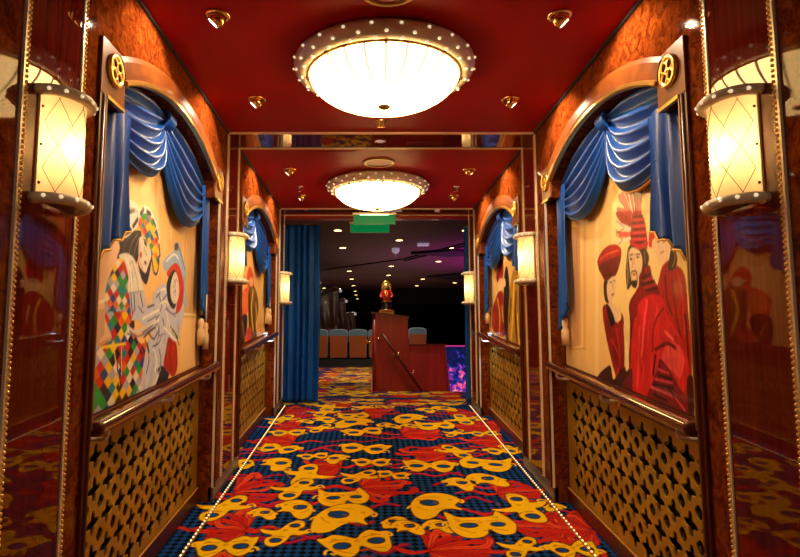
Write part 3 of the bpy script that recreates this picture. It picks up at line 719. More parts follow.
# unseen fill light behind the camera is added further down
# --- glossy bands: panels on both walls and on the ceiling, edged by bead strips
n=0
for k,y0 in enumerate(PIL):
    for sd in (-1,1):
        P=side(sd); n+=1
        mb=MB(); q=[P(.004,y0,ramp(y0)+.09),P(.004,y0+PW,ramp(y0+PW)+.09),P(.004,y0+PW,CEIL-.004),P(.004,y0,CEIL-.004)]
        q2=[P(0,y0,ramp(y0)+.09),P(0,y0+PW,ramp(y0+PW)+.09),P(0,y0+PW,CEIL),P(0,y0,CEIL)]
        mb.hexa(q+q2); struct(mb.build('trim_%d'%n,M['mahog']))
    n+=1; mb=MB(); mb.box((WL,y0,CEIL-.004),(WR,y0+PW,CEIL)); struct(mb.build('trim_%d'%n,M['mahog']))
    for ye in (y0,y0+PW):
        n+=1; mb=MB(); sgn=-1 if ye==y0 else 1
        for sd in (-1,1):
            P=side(sd); zb=ramp(ye)+.09; mb.box(P(0,ye-.011,zb),P(.009,ye-.001,CEIL-.009),1)
            z=zb+.01
            while z<CEIL-.012: mb.ball(P(.009,ye+.006,z),.0062,6,4,0); z+=.0165
            mb.box(P(0,ye-.001,zb),P(.005,ye+.013,CEIL-.009),0)
        mb.box((WL,ye-.011,CEIL-.009),(WR,ye-.001,CEIL),1); mb.box((WL,ye-.001,CEIL-.005),(WR,ye+.013,CEIL),0)
        x=WL+.01
        while x<WR-.01: mb.ball((x,ye+.006,CEIL-.009),.0062,6,4,0); x+=.0165
        struct(mb.build('trim_%d'%n,[M['beadgold'],M['pearl']]))
# --- baseboards: metal skirting under the pilasters, dark skirting in the recesses
for sd,nm in ((-1,'left'),(1,'right')):
    P=side(sd); mb=MB()
    def skirt(y0,y1,d0,d1,h,mi):
        mb.hexa([P(d0,y0,ramp(y0)-.01),P(d1,y0,ramp(y0)-.01),P(d1,y1,ramp(y1)-.01),P(d0,y1,ramp(y1)-.01),
                 P(d0,y0,ramp(y0)+h),P(d1,y0,ramp(y0)+h),P(d1,y1,ramp(y1)+h),P(d0,y1,ramp(y1)+h)],mi)
    b0,b1=bay(0),bay(1)
    skirt(-2.6,b0['o0'],-.02,.012,.09,0); skirt(b0['o1'],b1['o0'],-.02,.012,.09,0); skirt(b1['o1'],7.12,-.02,.012,.09,0)
    for b in (b0,b1): skirt(b['o0'],b['o1'],-.125,-.083,.088,1)
    struct(mb.build('baseboard_'+nm,[M['basemetal'],M['frame']]))
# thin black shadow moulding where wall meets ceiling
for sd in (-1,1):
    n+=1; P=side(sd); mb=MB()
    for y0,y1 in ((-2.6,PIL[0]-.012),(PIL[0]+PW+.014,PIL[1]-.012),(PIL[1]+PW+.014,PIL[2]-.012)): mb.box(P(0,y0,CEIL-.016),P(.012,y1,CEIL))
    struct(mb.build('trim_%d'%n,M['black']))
# --- end of the corridor: jambs and red header
n+=1; mb=MB()
mb.box((-12,7.12,1.455),(12,7.24,2.3),0); struct(mb.build('trim_%d'%n,M['redpaint']))
mb=MB(); mb.box((-12,7.125,-4),(WL-.02,7.24,1.455)); struct(mb.build('wall_landing_left',M['thwall']))
mb=MB(); mb.box((WR+.02,7.125,-4),(12,7.24,1.455)); struct(mb.build('wall_landing_right',M['thwall']))

# ================================================================== THE BAYS
BN={(-1,0):'harlequin',(1,0):'red hats',(-1,1):'orange robe',(1,1):'gold crowd'}
MUR={(-1,0):(PAINT_HARLEQUIN,'mural of a harlequin in diamond patchwork holding a small white hooded doll',(236,190,130)),
     (1,0):(PAINT_RED_HATS,'mural of a bearded man and companions in red robes and tall red hats',(244,204,140)),
     (-1,1):(PAINT_ORANGE_ROBE,'mural of a figure in orange and gold robe, beyond the harlequin',(226,176,110)),
     (1,1):(PAINT_GOLD_CROWD,'mural of a dark slim figure among red and gold costumes, farther right wall',(236,196,130))}
BWHERE={(-1,0):'the harlequin mural',(1,0):'the mural of red robed men',(-1,1):'the farther left mural of an orange robe',(1,1):'the mural with the dark slim figure'}
def rosette(mb, P, y, z):
    S=lambda a,r,d: P(d,y+r*math.cos(a),z+r*math.sin(a))
    k=28; R=.069
    mb.tube([S(2*PI*i/k,R-.012,.019) for i in range(k)],.011,8,0,closed=True)
    mb.prism([(math.cos(2*PI*i/k)*(R-.006),math.sin(2*PI*i/k)*(R-.006)) for i in range(k)],lambda u,v,d: P(d,y+u,z+v),.012,.017,1)
    for q in range(4):
        a=PI/4+q*PI/2; cy,cz=y+.031*math.cos(a),z+.031*math.sin(a)
        mb.tube([P(.021,cy+.021*math.cos(2*PI*i/14),cz+.021*math.sin(2*PI*i/14)) for i in range(14)],.0065,6,0,closed=True)
    for q in range(4):
        a=q*PI/2; mb.tube([S(a,.01,.020),S(a,R-.018,.020)],.006,6,0)
    mb.ball(P(.020,y,z),.012,10,6)
def lattice(sd,k):
    P=side(sd); b=bay(k); y0,y1=b['o0']+.005,b['o1']-.003
    zt=lambda y: ramp(y)+.781; zb=lambda y: ramp(y)+.088
    cu=bpy.data.curves.new('tmp','CURVE'); cu.dimensions='2D'; cu.fill_mode='BOTH'; cu.extrude=.0022; cu.bevel_depth=.0014; cu.bevel_resolution=0
    def spl(pts):
        s=cu.splines.new('POLY'); s.points.add(len(pts)-1); s.use_cyclic_u=True
        for p,(u,v) in zip(s.points,pts): p.co=(u,v,0,1)
    S=.092
    Pv=lambda y,h: (y,h+S*(y-y0))        # sheared with the ramp
    H0=zb(y0)
    spl([(y0,zb(y0)),(y1,zb(y1)),(y1,zt(y1)),(y0,zt(y0))])
    pit=.1335
    quat=[]
    def arcpts(cx,cy,r,a0,a1,n): return [(cx+r*math.cos(math.radians(a0+(a1-a0)*i/n)),cy+r*math.sin(math.radians(a0+(a1-a0)*i/n))) for i in range(n+1)]
    quat=[]
    for q in range(40):
        a=2*PI*q/40; r=.0375+.0135*math.cos(4*a); quat.append((r*math.cos(a)*1.14,r*math.sin(a)*1.04))
    slot=[]
    for q in range(16):
        a=2*PI*q/16; r=.029/(abs(math.cos(a))**1.4+abs(math.sin(a))**1.4)**(1/1.4); slot.append((r*math.cos(a)*1.1,r*math.sin(a)*1.1))
    nc=int((y1-y0-.05)/pit); off=(y1-y0-(nc-1)*pit)/2
    for i in range(nc):
        cy=y0+off+i*pit
        for j in range(5):
            ch=H0+.085+j*pit
            spl([Pv(cy+u,ch+v) for u,v in quat])
            if i<nc-1 and j<4: spl([Pv(cy+pit/2+u,ch+pit/2+v) for u,v in slot])
    ob=bpy.data.objects.new('tmp',cu); C.objects.link(ob); dg=bpy.context.evaluated_depsgraph_get(); dg.update()
    me=bpy.data.meshes.new_from_object(ob.evaluated_get(dg)); bpy.data.objects.remove(ob)
    base=Vector(P(-.10,y0,zb(y0)))
    me.transform(Matrix.Identity(4))
    for v in me.vertices:
        u,w,d=v.co; p=Vector(P(-.098+d,u,w)); v.co=p-base
    me.materials.clear(); me.materials.append(M['lattice']); me.name='lattice_panel'
    for p in me.polygons: p.use_smooth=False; p.material_index=0
    bm=bmesh.new(); bm.from_mesh(me); bmesh.ops.recalc_face_normals(bm,faces=bm.faces[:]); bm.to_mesh(me); bm.free()
    t=empty('lattice_grille',base,'gold pierced quatrefoil lattice panel below '+BWHERE[sd,k],'lattice panel','gold lattice dado panels')
    link(me,'fretwork',t)
    mb=MB(); mb.hexa([Vector(p)-base for p in (P(-.122,y0,zb(y0)),P(-.114,y0,zb(y0)),P(-.114,y1,zb(y1)),P(-.122,y1,zb(y1)),P(-.122,y0,zt(y0)),P(-.114,y0,zt(y0)),P(-.114,y1,zt(y1)),P(-.122,y1,zt(y1)))])
    mb.build('backing',M['void'],t)
    mb=MB(); y=y0+.01; mb.tube([Vector(P(-.086,y0,zb(y0)+.004))-base,Vector(P(-.086,y1,zb(y1)+.004))-base],.0045,6)
    while y<y1-.01: mb.ball(Vector(P(-.083,y,zb(y)+.006))-base,.0058,6,4); y+=.021
    mb.build('bead_edging',M['beadgold'],t)
def bez(p0,p1,p2,t): return tuple((1-t)**2*a+2*t*(1-t)*b+t*t*c for a,b,c in zip(p0,p1,p2))
def swag(mb,P,p0a,ca,p2a,p0b,cb,p2b,N,d0,amp,gather,base):
    L=lambda a,b,v: tuple(x+(y-x)*v for x,y in zip(a,b)); rows=[]
    nu,nv=36,N*9
    for j in range(nv+1):
        v=j/nv; row=[]
        vv=v+.012*math.sin(7*v)
        p0,c,p2=L(p0a,p0b,v),L(ca,cb,v**.9),L(p2a,p2b,v)
        for i in range(nu+1):
            t=i/nu; y,z=bez(p0,c,p2,t)
            ph=(vv*N+.06*math.sin(4*t+2*v))%1.
            hgt=.5-.5*math.cos(2*PI*ph**.7)
            fade=min(1,.35+1.6*t)*min(1,.3+2.2*(1-t)) if gather else 1
            d=d0+amp*hgt*fade+.028*v*math.sin(PI*t)**.7
            row.append(Vector(P(d,y,z))-base)
        rows.append(row)
    e=rows[-1]; rows.append([q+Vector(P(-.012,0,.004))-Vector(P(0,0,0)) for q in e])
    mb.grid(rows)
    return [tuple(q) for q in e]
def drape(sd,k):
    P=side(sd); b=bay(k); o=b['y0']-BAYS[0]; Y=lambda y: y+o; up=.16*k
    base=Vector(P(-.09,b['o0']+.02,.2))
    t=empty('draped_curtain',base,'glossy blue draped curtain with two swags framing '+BWHERE[sd,k],'curtain','blue swagged curtains over the murals')
    D=-.085
    # back cloth under the arch
    mb=MB(); rows=[]
    for i in range(25):
        y=2.40+1.46*i/24; zt=arch_z(y,3.1275)-.004
        rows.append([Vector(P(D-.008+.008*math.sin(i*1.9),Y(y),zt-q*.09))-base for q in range(4)])
    mb.grid(rows); mb.build('valance',M['blue'],t)
    mb=MB(); e1=swag(mb,P,(Y(2.33),1.07),(Y(2.75),1.235),(Y(3.13),1.205),(Y(2.33),.90 if sd<0 else .84),(Y(3.06),.60 if sd<0 else .49),(Y(3.135),1.10),6,D,.038,True,base)
    s1=mb.build('swag',M['blue'],t)
    mb=MB(); e2=swag(mb,P,(Y(3.97),1.00),(Y(3.5),1.225),(Y(3.10),1.205),(Y(3.97),.88),(Y(3.25),.36 if sd<0 else .46),(Y(3.085),1.09),6,D+.003,.036,True,base)
    s2=mb.build('swag',M['blue'],t)
    if sd>0:
        mb=MB(); mb.tube([Vector(p)+Vector(P(-.012,0,-.006))-Vector(P(0,0,0)) for p in e1],.0065,6); mb.build('gilt_hem',M['hem'],s1)
    # knot where the swags gather
    mb=MB()
    for q in range(5): mb.tube([Vector(P(D+.03+.02*math.sin(i*.5),Y(3.085+.02*q),1.215-.012*i))-base for i in range(9)],[.006+.006*math.sin(PI*i/8) for i in range(9)],8)
    mb.build('knot',M['blue'],t)
    # tails: pleated strips with a stepped hem
    def tail(y0,y1,ztop,zb0,zb1,D0,np_,name,hem):
        rows=[]; nu=np_*8
        for j in range(31):
            v=j/30; row=[]
            for i in range(nu+1):
                u=i/nu; y=y0+(y1-y0)*u+.012*math.sin(5*v+9*u)
                st=math.floor(u*np_+.15)/np_; zb=zb0+(zb1-zb0)*(.35*u+.65*st)
                z=ztop+(zb-ztop)*v
                row.append(Vector(P(D0+.016*math.sin(u*np_*2*PI+.8*v)+.006*math.sin(u*31),Y(y),z))-base)
            rows.append(row)
        rows.append([q+Vector(P(-.012,0,.003))-Vector(P(0,0,0)) for q in rows[-1]])
        m=MB(); m.grid(rows); ob=m.build('tail',M['blue'],t)
        if hem:
            m=MB(); m.tube([q+Vector(P(.004,0,0))-Vector(P(0,0,0)) for q in rows[-2]],.0055,6); m.build('gilt_hem',M['hem'],ob)
    tail(2.245,2.585,.985,.30+up,.47+up,-.036,3,'tail',True)
    if sd<0: tail(3.80,3.975,1.0,.24+up,.13+up,D+.03,2,'tail',False)
    else: tail(3.78,3.965,1.0,.22+up,.06+up,D+.03,2,'tail',False)
    # cord and tassel under the far tail
    mb=MB(); yt=Y(3.90); zc=.10
    mb.tube([Vector(P(-.066,yt,.32+up))-base,Vector(P(-.066,yt,.16+up))-base],.006,8)
    prof=[(0,.175),(.016,.17),(.021,.14),(.015,.115),(.025,.095),(.026,.06),(.024,.0),(.0,.0)]
    mb.lathe(prof,12,Vector(P(-.066,yt,-.035+up*1.3))-base)
    if sd<0: mb.lathe([(r*.85,z) for r,z in prof],12,Vector(P(-.05,yt+.055,-.06+up*1.4))-base); mb.tube([Vector(P(-.05,yt+.055,.3+up))-base,Vector(P(-.05,yt+.055,.09+up))-base],.005,8)
    mb.build('tassel',M['tassel'],t)
def frame(sd,k):
    P=side(sd); b=bay(k); base=Vector(P(0,b['p0'],ramp(b['p0']))); R=lambda p: Vector(p)-base
    t=empty('arched_surround',base,'arched wooden surround with gold rosettes around '+BWHERE[sd,k],'surround','arched mural surrounds')
    def band(r0,r1,d0,d1,mi,name,mt,par=t):
        mb=MB(); rows=[]
        y0,y1=b['b0'],b['b1']; n=40
        a0=math.asin((b['b0']-b['yc'])/ARC_R); a1=math.asin((b['b1']-b['yc'])/ARC_R)
        for i in range(n+1):
            a=a0+(a1-a0)*i/n; c=lambda r,d: R(P(d,b['yc']+r*math.sin(a),ARC_Z+r*math.cos(a)))
            rows.append([c(r0,d0),c(r0,d1*.8),c(r0+(r1-r0)*.25,d1),c(r0+(r1-r0)*.75,d1),c(r1,d1*.6),c(r1,d0),c(r0,d0)])
        mb.grid(rows,0,False); mb.add(rows[0][:6],[list(range(6))]); mb.add(rows[-1][:6],[list(range(6))[::-1]])
        return mb.build(name,mt,par)
    band(ARC_R+.022,ARC_R+.115,.0008,.02,0,'arch_moulding',M['arch'])
    band(ARC_R-.004,ARC_R+.0215,.0008,.026,0,'gold_arch_bead',M['gold'])
    for y0,y1,ya,yb in ((b['p0'],b['b0'],b['p0'],b['o0']),(b['b1'],b['p1']-.0,b['o1'],b['p1'])):
        mb=MB(); mb.box(R(P(.0008,y0,.935)),R(P(.013,y1,1.155)),0,.003); bl=mb.build('corner_block',M['arch'],t)
        mb=MB(); mb.hexa([R(p) for p in (P(.0008,y0+.05,.927),P(.018,y0+.05,.927),P(.018,y1-.004,.927),P(.0008,y1-.004,.927),P(.0008,y0+.05,.941),P(.018,y0+.05,.941),P(.018,y1-.004,.941),P(.0008,y1-.004,.941))]); mb.build('gold_edge',M['gold'],bl)
        mb=MB(); rosette(mb,lambda d,y,z: R(P(d,y,z)),(y0+y1)/2,1.06); mb.build('rosette',[M['gold'],M['frame']],bl)
        mb=MB(); zb=ramp(ya)+.09
        mb.box(R(P(.0008,ya,zb)),R(P(.012,yb,.934)),0,.004); mb.tube([R(P(.0115,(ya+yb)/2,zb)),R(P(.0115,(ya+yb)/2,.93))],.0095,10); mb.build('post',M['frame'],t)
        near=ya==b['p0']; yy=yb if near else ya
        mb=MB(); mb.box(R(P(.0008,yy-.004,zb if not near else -.33+.23*k)),R(P(.0145,yy+.004,.93)),0); mb.build('metal_edge',M['bronze'] if near else M['pearl'],t)
def rail(sd,k):
    P=side(sd); b=bay(k); y0,y1=b['o0']+.03,b['o1']-.014; h=.878; base=Vector(P(-.05,y0,ramp(y0)+h)); R=lambda p: Vector(p)-base
    zz=lambda y: ramp(y)+h-.055*0
    t=empty('handrail',base,'polished wooden handrail on J brackets below '+BWHERE[sd,k],'handrail','wall handrails')
    prof=[]
    for i in range(16):
        a=2*PI*i/16; c,s=math.cos(a),math.sin(a)
        prof.append((.030*(abs(c)**.75)*(1 if c>0 else -1),.026*(abs(s)**.75)*(1 if s>0 else -1)))
    mb=MB(); rows=[[R(P(.015+u,y,zz(y)+v)) for u,v in prof+[prof[0]]] for y in (y0,y0+.02,y1-.02,y1)]
    mb.grid(rows); mb.build('rail',M['podium_gloss'],t)
    mb=MB(); rows=[[R(P(.015+u*s_,y,zz(y)+v*s_)) for u,v in prof+[prof[0]]] for y,s_ in ((y0+.004,1.06),(y0-.012,1.04),(y0-.018,.8),(y0-.02,.01))]
    mb.grid(rows); mb.build('end_cap',M['frame'],t)
    # ledge board behind the rail
    mb=MB(); q0,q1=b['o0']+.006,b['o1']-.002
    mb.hexa([R(p) for p in (P(-.12,q0,ramp(q0)+.785),P(-.085,q0,ramp(q0)+.785),P(-.085,q1,ramp(q1)+.785),P(-.12,q1,ramp(q1)+.785),P(-.12,q0,ramp(q0)+.875),P(-.085,q0,ramp(q0)+.875),P(-.085,q1,ramp(q1)+.875),P(-.12,q1,ramp(q1)+.875))]); mb.build('backing_board',M['frame'],t)
    for f in (.06,.50,.92):
        y=y0+(y1-y0)*f; z=zz(y)
        mb=MB(); mb.tube([R(p) for p in (P(.015,y,z-.024),P(.015,y,z-.05),P(.008,y,z-.062),P(-.01,y,z-.066),P(-.084,y,z-.068))],.0085,8)
        br=mb.build('bracket',M['white_metal'],t)
        mb=MB(); n_=16; mb.prism([(.022*math.cos(2*PI*i/n_),.022*math.sin(2*PI*i/n_)) for i in range(n_)],lambda u,v,d: R(P(d,y+u,z-.068+v)),-.0845,-.074); mb.build('flange',M['brass'],br)
M['podium_gloss']=vary(mat('handrail_wood',rough=.16,coat=1.,ior=1.6),5.,[(.3,(.06,.012,.005)),(.7,(.12,.028,.009))],(8,.6,8),5.)
for sd in (-1,1):
    for k in (0,1):
        P=side(sd); b=bay(k); ops,lab,bg=MUR[sd,k]
        u0,u1,v0,v1=b['o0']-.015,b['o1']+.015,ramp(b['o0'])+.877,1.235
        st=.005 if k==0 else .008
        cols=paint(ops,(u0,v0,u1,v1),st,lin(tuple(min(250,c*1.05+6) for c in bg))); h,w=cols.shape[:2]
        us=np.linspace(u0,u1,w); zb=ramp(0)-0*us+.092*us+.879 if k==0 else np.array([ramp(y)+.879 for y in us])
        base=Vector(P(-.103,u0,v0)); T=np.linspace(0,1,h)[:,None]; Zg=zb[None,:]+T*(v1-zb[None,:]); Yg=np.repeat(us[None,:],h,0)
        fj=np.clip((Zg-v0)/(v1-v0)*h-.5,0,h-1.001); j0=fj.astype(int); fj=(fj-j0)[...,None]; ii=np.arange(w)[None,:]
        cols=cols[j0,ii]*(1-fj)+cols[j0+1,ii]*fj
        Vv=np.stack([np.zeros(Yg.size),Yg.ravel()-u0,Zg.ravel()-v0],1); F=quads(h,w)
        if sd<0: pass
        else: F=F[:,::-1]
        o=link(painted_mesh('mural',Vv,F,cols.reshape(-1,3),M['painting']),'mural'); o.location=base
        sol=o.modifiers.new('board','SOLIDIFY'); sol.thickness=.014; sol.offset=-1
        tag(o,lab,'mural','murals in the arched recesses')
        frame(sd,k); drape(sd,k); rail(sd,k); lattice(sd,k)
# ================================================================== LAMPS
ORD=['nearest the camera','on the middle pilaster','by the theatre doorway']
def make_sconce(label):
    t=empty('wall_sconce',(0,0,0),label,'wall lamp','half-round wall sconces')
    A,B=.072,.088           # outward, along the wall
    arc=lambda r,n,z,x0=.022: [(x0+ (A+r)*math.cos(-PI/2+PI*i/n),(B+r)*math.sin(-PI/2+PI*i/n),z) for i in range(n+1)]
    mb=MB(); rows=[]
    for z in np.linspace(-.156,.156,7): rows.append([(.004,-B,z)]+arc(0,24,z)+[(.004,B,z)])
    mb.grid(rows); mb.build('shade',M['shade'],t)
    mb=MB(); mb.box((0,-B-.004,-.162),(.006,B+.004,.162)); mb.build('backplate',M['shade_back'],t)
    for z,nm in ((.169,'top_ring'),(-.169,'bottom_ring')):
        mb=MB(); path=[(.0,-B-.014,z)]+arc(.014,24,z)+[(.0,B+.014,z)]
        mb.tube(path,.0175,12)
        rg_=mb.build(nm,M['ring'],t)
        sm=MB(); sm.lathe([(.0062,0),(.0062,.002),(.003,.0045),(0,.005)],10)
        hm=MB(); hm.lathe([(.003,.006),(.003,.0075),(0,.0075)],8)
        sme=None
        for i in range(7):
            a=-PI/2+PI*(i+.5)/7
            c=Vector((.022+(A+.014+.0168)*math.cos(a),(B+.014+.0168)*math.sin(a),z-.003 if z>0 else z+.003))
            if sme is None: sme=sm.mesh('stud',M['stud'])
            s=link(sme,'stud',rg_,c); s.rotation_euler=Vector((math.cos(a)/A,math.sin(a)/B,0)).to_track_quat('Z','Y').to_euler()
    mb=MB(); sh=arc(-.004,24,.172); mb.add([(.0,-B,.172)]+sh+[(.0,B,.172)],[list(range(27))]); 
    mb2=MB(); mb2.prism([(p[0],p[1]) for p in arc(.01,20,0)],lambda u,v,d:(u,v,d),-.181,-.175); mb2.build('base_cap',M['figblack'],t)
    mb=MB()
    for s in (1,-1):
        for q in range(-4,5):
            path=[]
            for i in range(73):
                u=i/72; z=s*.44*(u-.5)+q*.147
                if -.154<z<.154:
                    a=-PI/2+PI*u; path.append((.022+(A+.0008)*math.cos(a),(B+.0008)*math.sin(a),z))
            if len(path)>2: mb.tube(path[::2]+[path[-1]],.0011,5)
    mb.build('wire_lattice',M['wire'],t)
    sw=MB(); sw.ball((0,0,0),.0045,8,5); swm=sw.mesh('screw',M['hole'])
    for y in (-B,B):
        for z in (-.12,.0,.12): link(swm,'screw',t,(.014,y*1.005,z))
    mb=MB(); mb.tube([(.03,0,-.172),(.03,0,-.10)],.012,8); mb.build('lamp_holder',M['brass'],t)
    return t
M['shade_back']=mat('cream_backplate',(.7,.5,.3),.4)
SC=None
SL={(-1,0):'half-round parchment sconce on the left wall, largest, left of the harlequin mural',(1,0):'half-round parchment sconce on the right wall, largest, right of the red robed mural',
    (-1,1):'half-round parchment sconce on left wall between the harlequin and the orange robe murals',(1,1):'half-round parchment sconce on right wall between the two right murals',
    (-1,2):'smallest left sconce, beside the long blue door curtain',(1,2):'smallest right sconce, at the right edge of the theatre doorway'}
for k in range(3):
    for sd in (-1,1):
        yc=PIL[k]+PW/2; P=side(sd); loc=P(.0045,yc,.597); rz_=0 if sd<0 else PI
        if SC is None: SC=make_sconce(SL[sd,k]); SC.location=loc
        else: dup(SC,loc,rz_,SL[sd,k])
        light('sconce_bulb','POINT',P(.046,yc,.60),SCONCE_W,(1,.72,.40),.03)

def make_bowl(label):
    t=empty('ceiling_bowl_light',(0,0,0),label,'ceiling light','round bowl ceiling lights')
    mb=MB(); prof=[(.395,-.0),(.475,0),(.492,-.012),(.498,-.034),(.490,-.056),(.468,-.076),(.442,-.084),(.424,-.082),(.414,-.074),(.405,-.05)]
    mb.lathe(prof,72); rim=mb.build('rim',M['ring'],t)
    mb=MB(); mb.lathe([(.424,-.080),(.421,-.090),(.412,-.088),(.408,-.074)],72); mb.build('gilt_band',M['gold'],t)
    mb=MB(); pr=[]
    for i in range(20):
        a=i/19*PI/2; pr.append((.413*math.cos(a)**.9 if i<19 else 0.,-.078-.168*math.sin(a)**1.12))
    mb.lathe(pr,72); mb.build('bowl',M['bowl'],t)
    mb=MB(); mb.lathe([(0,-.240),(.034,-.241),(.036,-.249),(.026,-.256),(.012,-.261),(.0,-.268)],20); mb.build('finial',M['wire'],t)
    t.scale=(.98,.98,1)
    s=MB(); s.ball((0,0,0),.0095,8,6,0,(1,1,.7)); sme=s.mesh('stud',M['stud'])
    for row,(r,z,off) in enumerate(((.499,-.034,0),(.482,-.067,.5),(.452,-.086,.1))):
        for i in range(22):
            a=2*PI*(i+off)/22; link(sme,'stud',rim,(r*math.cos(a),r*math.sin(a),z))
    c=MB(); c.box((-.012,-.009,-.006),(.012,.009,.012),0,.003); cme=c.mesh('clip',M['wire'])
    for i in range(8):
        a=2*PI*(i+.5)/8+PI/8; q=link(cme,'clip',t,(.418*math.cos(a),.418*math.sin(a),-.088)); q.rotation_euler=(0,0,a)
    return t
bl=make_bowl('large bowl ceiling light with studded rim, nearest, in front of the ceiling band'); bl.location=(XC-.010,3.13,CEIL)
dup(bl,(XC-.010,5.66,CEIL),.1,'bowl ceiling light with studded rim, farther one above the green signs')
def make_spot(label):
    t=empty('ceiling_spotlight',(0,0,0),label,'spotlight','adjustable brass ceiling spotlights')
    mb=MB(); mb.lathe([(.036,0),(.056,0),(.058,-.005),(.050,-.011),(.040,-.010),(.036,-.002)],28); mb.build('trim_ring',M['brass'],t)
    R=Matrix.Rotation(math.radians(42),4,'Y')      # tips the beam towards -x
    mb=MB(); mb.lathe([(.0,.02),(.036,.012),(.036,-.012),(.031,-.040),(.028,-.040),(.028,-.034)],24,(.004,0,-.012),0,R); h=mb.build('lamp_head',M['brass'],t)
    mb=MB(); mb.lathe([(.0,-.030),(.018,-.032),(.028,-.036)],20,(.004,0,-.012),0,R); mb.build('lens',M['spotlamp'],h)
    return t
SP=None
for k,yc in enumerate((3.13,5.66)):
    for j,dy in enumerate((-.485,.49)):
        for sd in (-1,1):
            x=-.702 if sd<0 else .885
            lab='brass ceiling spotlight over the %s wall, %s of the %s bowl light'%('left' if sd<0 else 'right','nearer side' if j==0 else 'farther side','near' if k==0 else 'far')
            loc=(x,yc+dy,CEIL); rz_=0 if sd<0 else PI
            if SP is None: SP=make_spot(lab); SP.location=loc
            else: dup(SP,loc,rz_,lab)
            P=side(sd); lx=x+(-.034 if sd<0 else .034)
            light('spot_beam','SPOT',(lx,yc+dy,CEIL-.046),SPOT_W,(1,.78,.50),.012,math.radians(122),(x+(-.30 if sd<0 else .30),yc+dy,CEIL-.36),.4)
# ceiling fittings
def disc_fit(name,loc,label,cat,r,mt,inner):
    t=empty(name,loc,label,cat); mb=MB(); mb.lathe([(r*.78,-.002),(r*.82,-.012),(r*.94,-.012),(r,-.006),(r,0)],40); mb.build('rim',mt,t)
    mb=MB(); mb.lathe([(0,-.006),(r*.79,-.004)],40); mb.build('grille',inner,t); return t
disc_fit('ceiling_speaker',(.085,4.96,CEIL),'round ceiling speaker in front of the farther bowl light','speaker',.135,M['bronze'],M['speaker'])
disc_fit('ceiling_speaker',(.085,2.43,CEIL),'round ceiling speaker at the top edge, before the near bowl light','speaker',.135,M['bronze'],M['speaker'])
t=empty('smoke_detector',(.085,4.0,CEIL),'small gold detector just behind the near bowl light','detector'); mb=MB(); mb.lathe([(0.045,0),(.045,-.01),(.03,-.024),(.028,-.04),(0,-.044)],24); mb.build('body',M['brass'],t)
t=empty('recessed_downlight',(.085,4.40,CEIL-.004),'small round gold fitting set in the glossy ceiling band','downlight'); mb=MB(); mb.lathe([(.036,0),(.046,-.004),(.040,-.010),(.032,-.006)],28); mb.build('trim_ring',M['brass'],t); mb=MB(); mb.lathe([(0,-.003),(.033,-.003)],24); mb.build('lens',M['faint_glow'],t)
for sd in (-1,1):
    t=empty('ceiling_sprinkler',(-.68 if sd<0 else .86,5.78,CEIL),'small chrome sprinkler between two spotlights, %s half of far ceiling'%('left' if sd<0 else 'right'),'sprinkler')
    mb=MB(); mb.lathe([(.03,0),(.028,-.006),(.008,-.008),(.008,-.03),(.0,-.03)],16); mb.build('body',M['chrome'],t)
    mb=MB(); mb.lathe([(0,-.046),(.018,-.046),(.018,-.049),(0,-.049)],16); mb.tube([(-.008,0,-.03),(-.009,0,-.046)],.002,6); mb.tube([(.008,0,-.03),(.009,0,-.046)],.002,6); mb.build('deflector',M['chrome'],t)
t=empty('ceiling_hatch',(-.30,4.80,CEIL),'flush square access hatch in the red ceiling, left of round speaker','hatch'); mb=MB(); mb.box((-.20,-.14,-.004),(.20,.14,0),0,.002); mb.build('hatch_panel',M['ceilred'],t)
# exit signs (no readable lettering in the photograph)
for loc,w,lab in (((.06,6.55,1.275),.46,'upper green illuminated hanging sign, partly behind the far bowl light'),((0.01,7.02,1.265),.46,'lower green illuminated hanging sign, nearer the theatre')):
    t=empty('exit_sign',loc,lab,'sign','green exit signs'); h=.125
    mb=MB(); mb.box((-w/2,-.006,0),(w/2,.006,h-.018),0,.003); mb.build('panel',M['green'],t)
    mb=MB(); mb.box((-w/2-.012,-.018,h-.018),(w/2+.012,.018,h+.004),0,.004); hd=mb.build('housing',M['pearl'],t)
    mb=MB(); mb.box((-w/2*.7,-.009,h-.024),(w/2*.7,.009,h-.017)); mb.build('light_bar',M['tube'],t)
    mb=MB()
    for q in ((-w/2,0,0),(w/2,0,0)): mb.tube([q,(q[0],0,h-.02)],.004,6)
    mb.tube([(-w/2,0,0),(w/2,0,0)],.004,6); mb.build('edge_trim',M['steel'],t)
    mb=MB()
    for x in (-w*.35,w*.35): mb.tube([(x,0,h),(x,0,CEIL-loc[2]-.004)],.004,6)
    mb.build('hanger',M['steel'],t)
# LED strips along the carpet
for x0,sd in ((-.972,-1),(1.166,1)):
    t=empty('floor_light_strip',(x0,1.0,ramp(1.0)),'string of tiny warm lights along the %s carpet edge'%('left' if sd<0 else 'right'),'light strip','floor edge light strips')
    mb=MB(); y1=7.08; r=lambda y: ramp(y)-ramp(1.0)
    mb.hexa([(-.009,0,r(1.)-.002),(.009,0,r(1.)-.002),(.009,y1-1,r(y1)-.002),(-.009,y1-1,r(y1)-.002),(-.006,0,r(1.)+.006),(.006,0,r(1.)+.006),(.006,y1-1,r(y1)+.006),(-.006,y1-1,r(y1)+.006)]); mb.build('channel',M['bronze'],t)
    mb=MB(); y=1.02
    while y<y1-.02: mb.ball((0,y-1,r(y)+.008),.0055,6,4,0,(1,1.5,.8)); y+=.045
    ld=mb.build('light_dots',M['led'],t); ld['kind']='stuff'
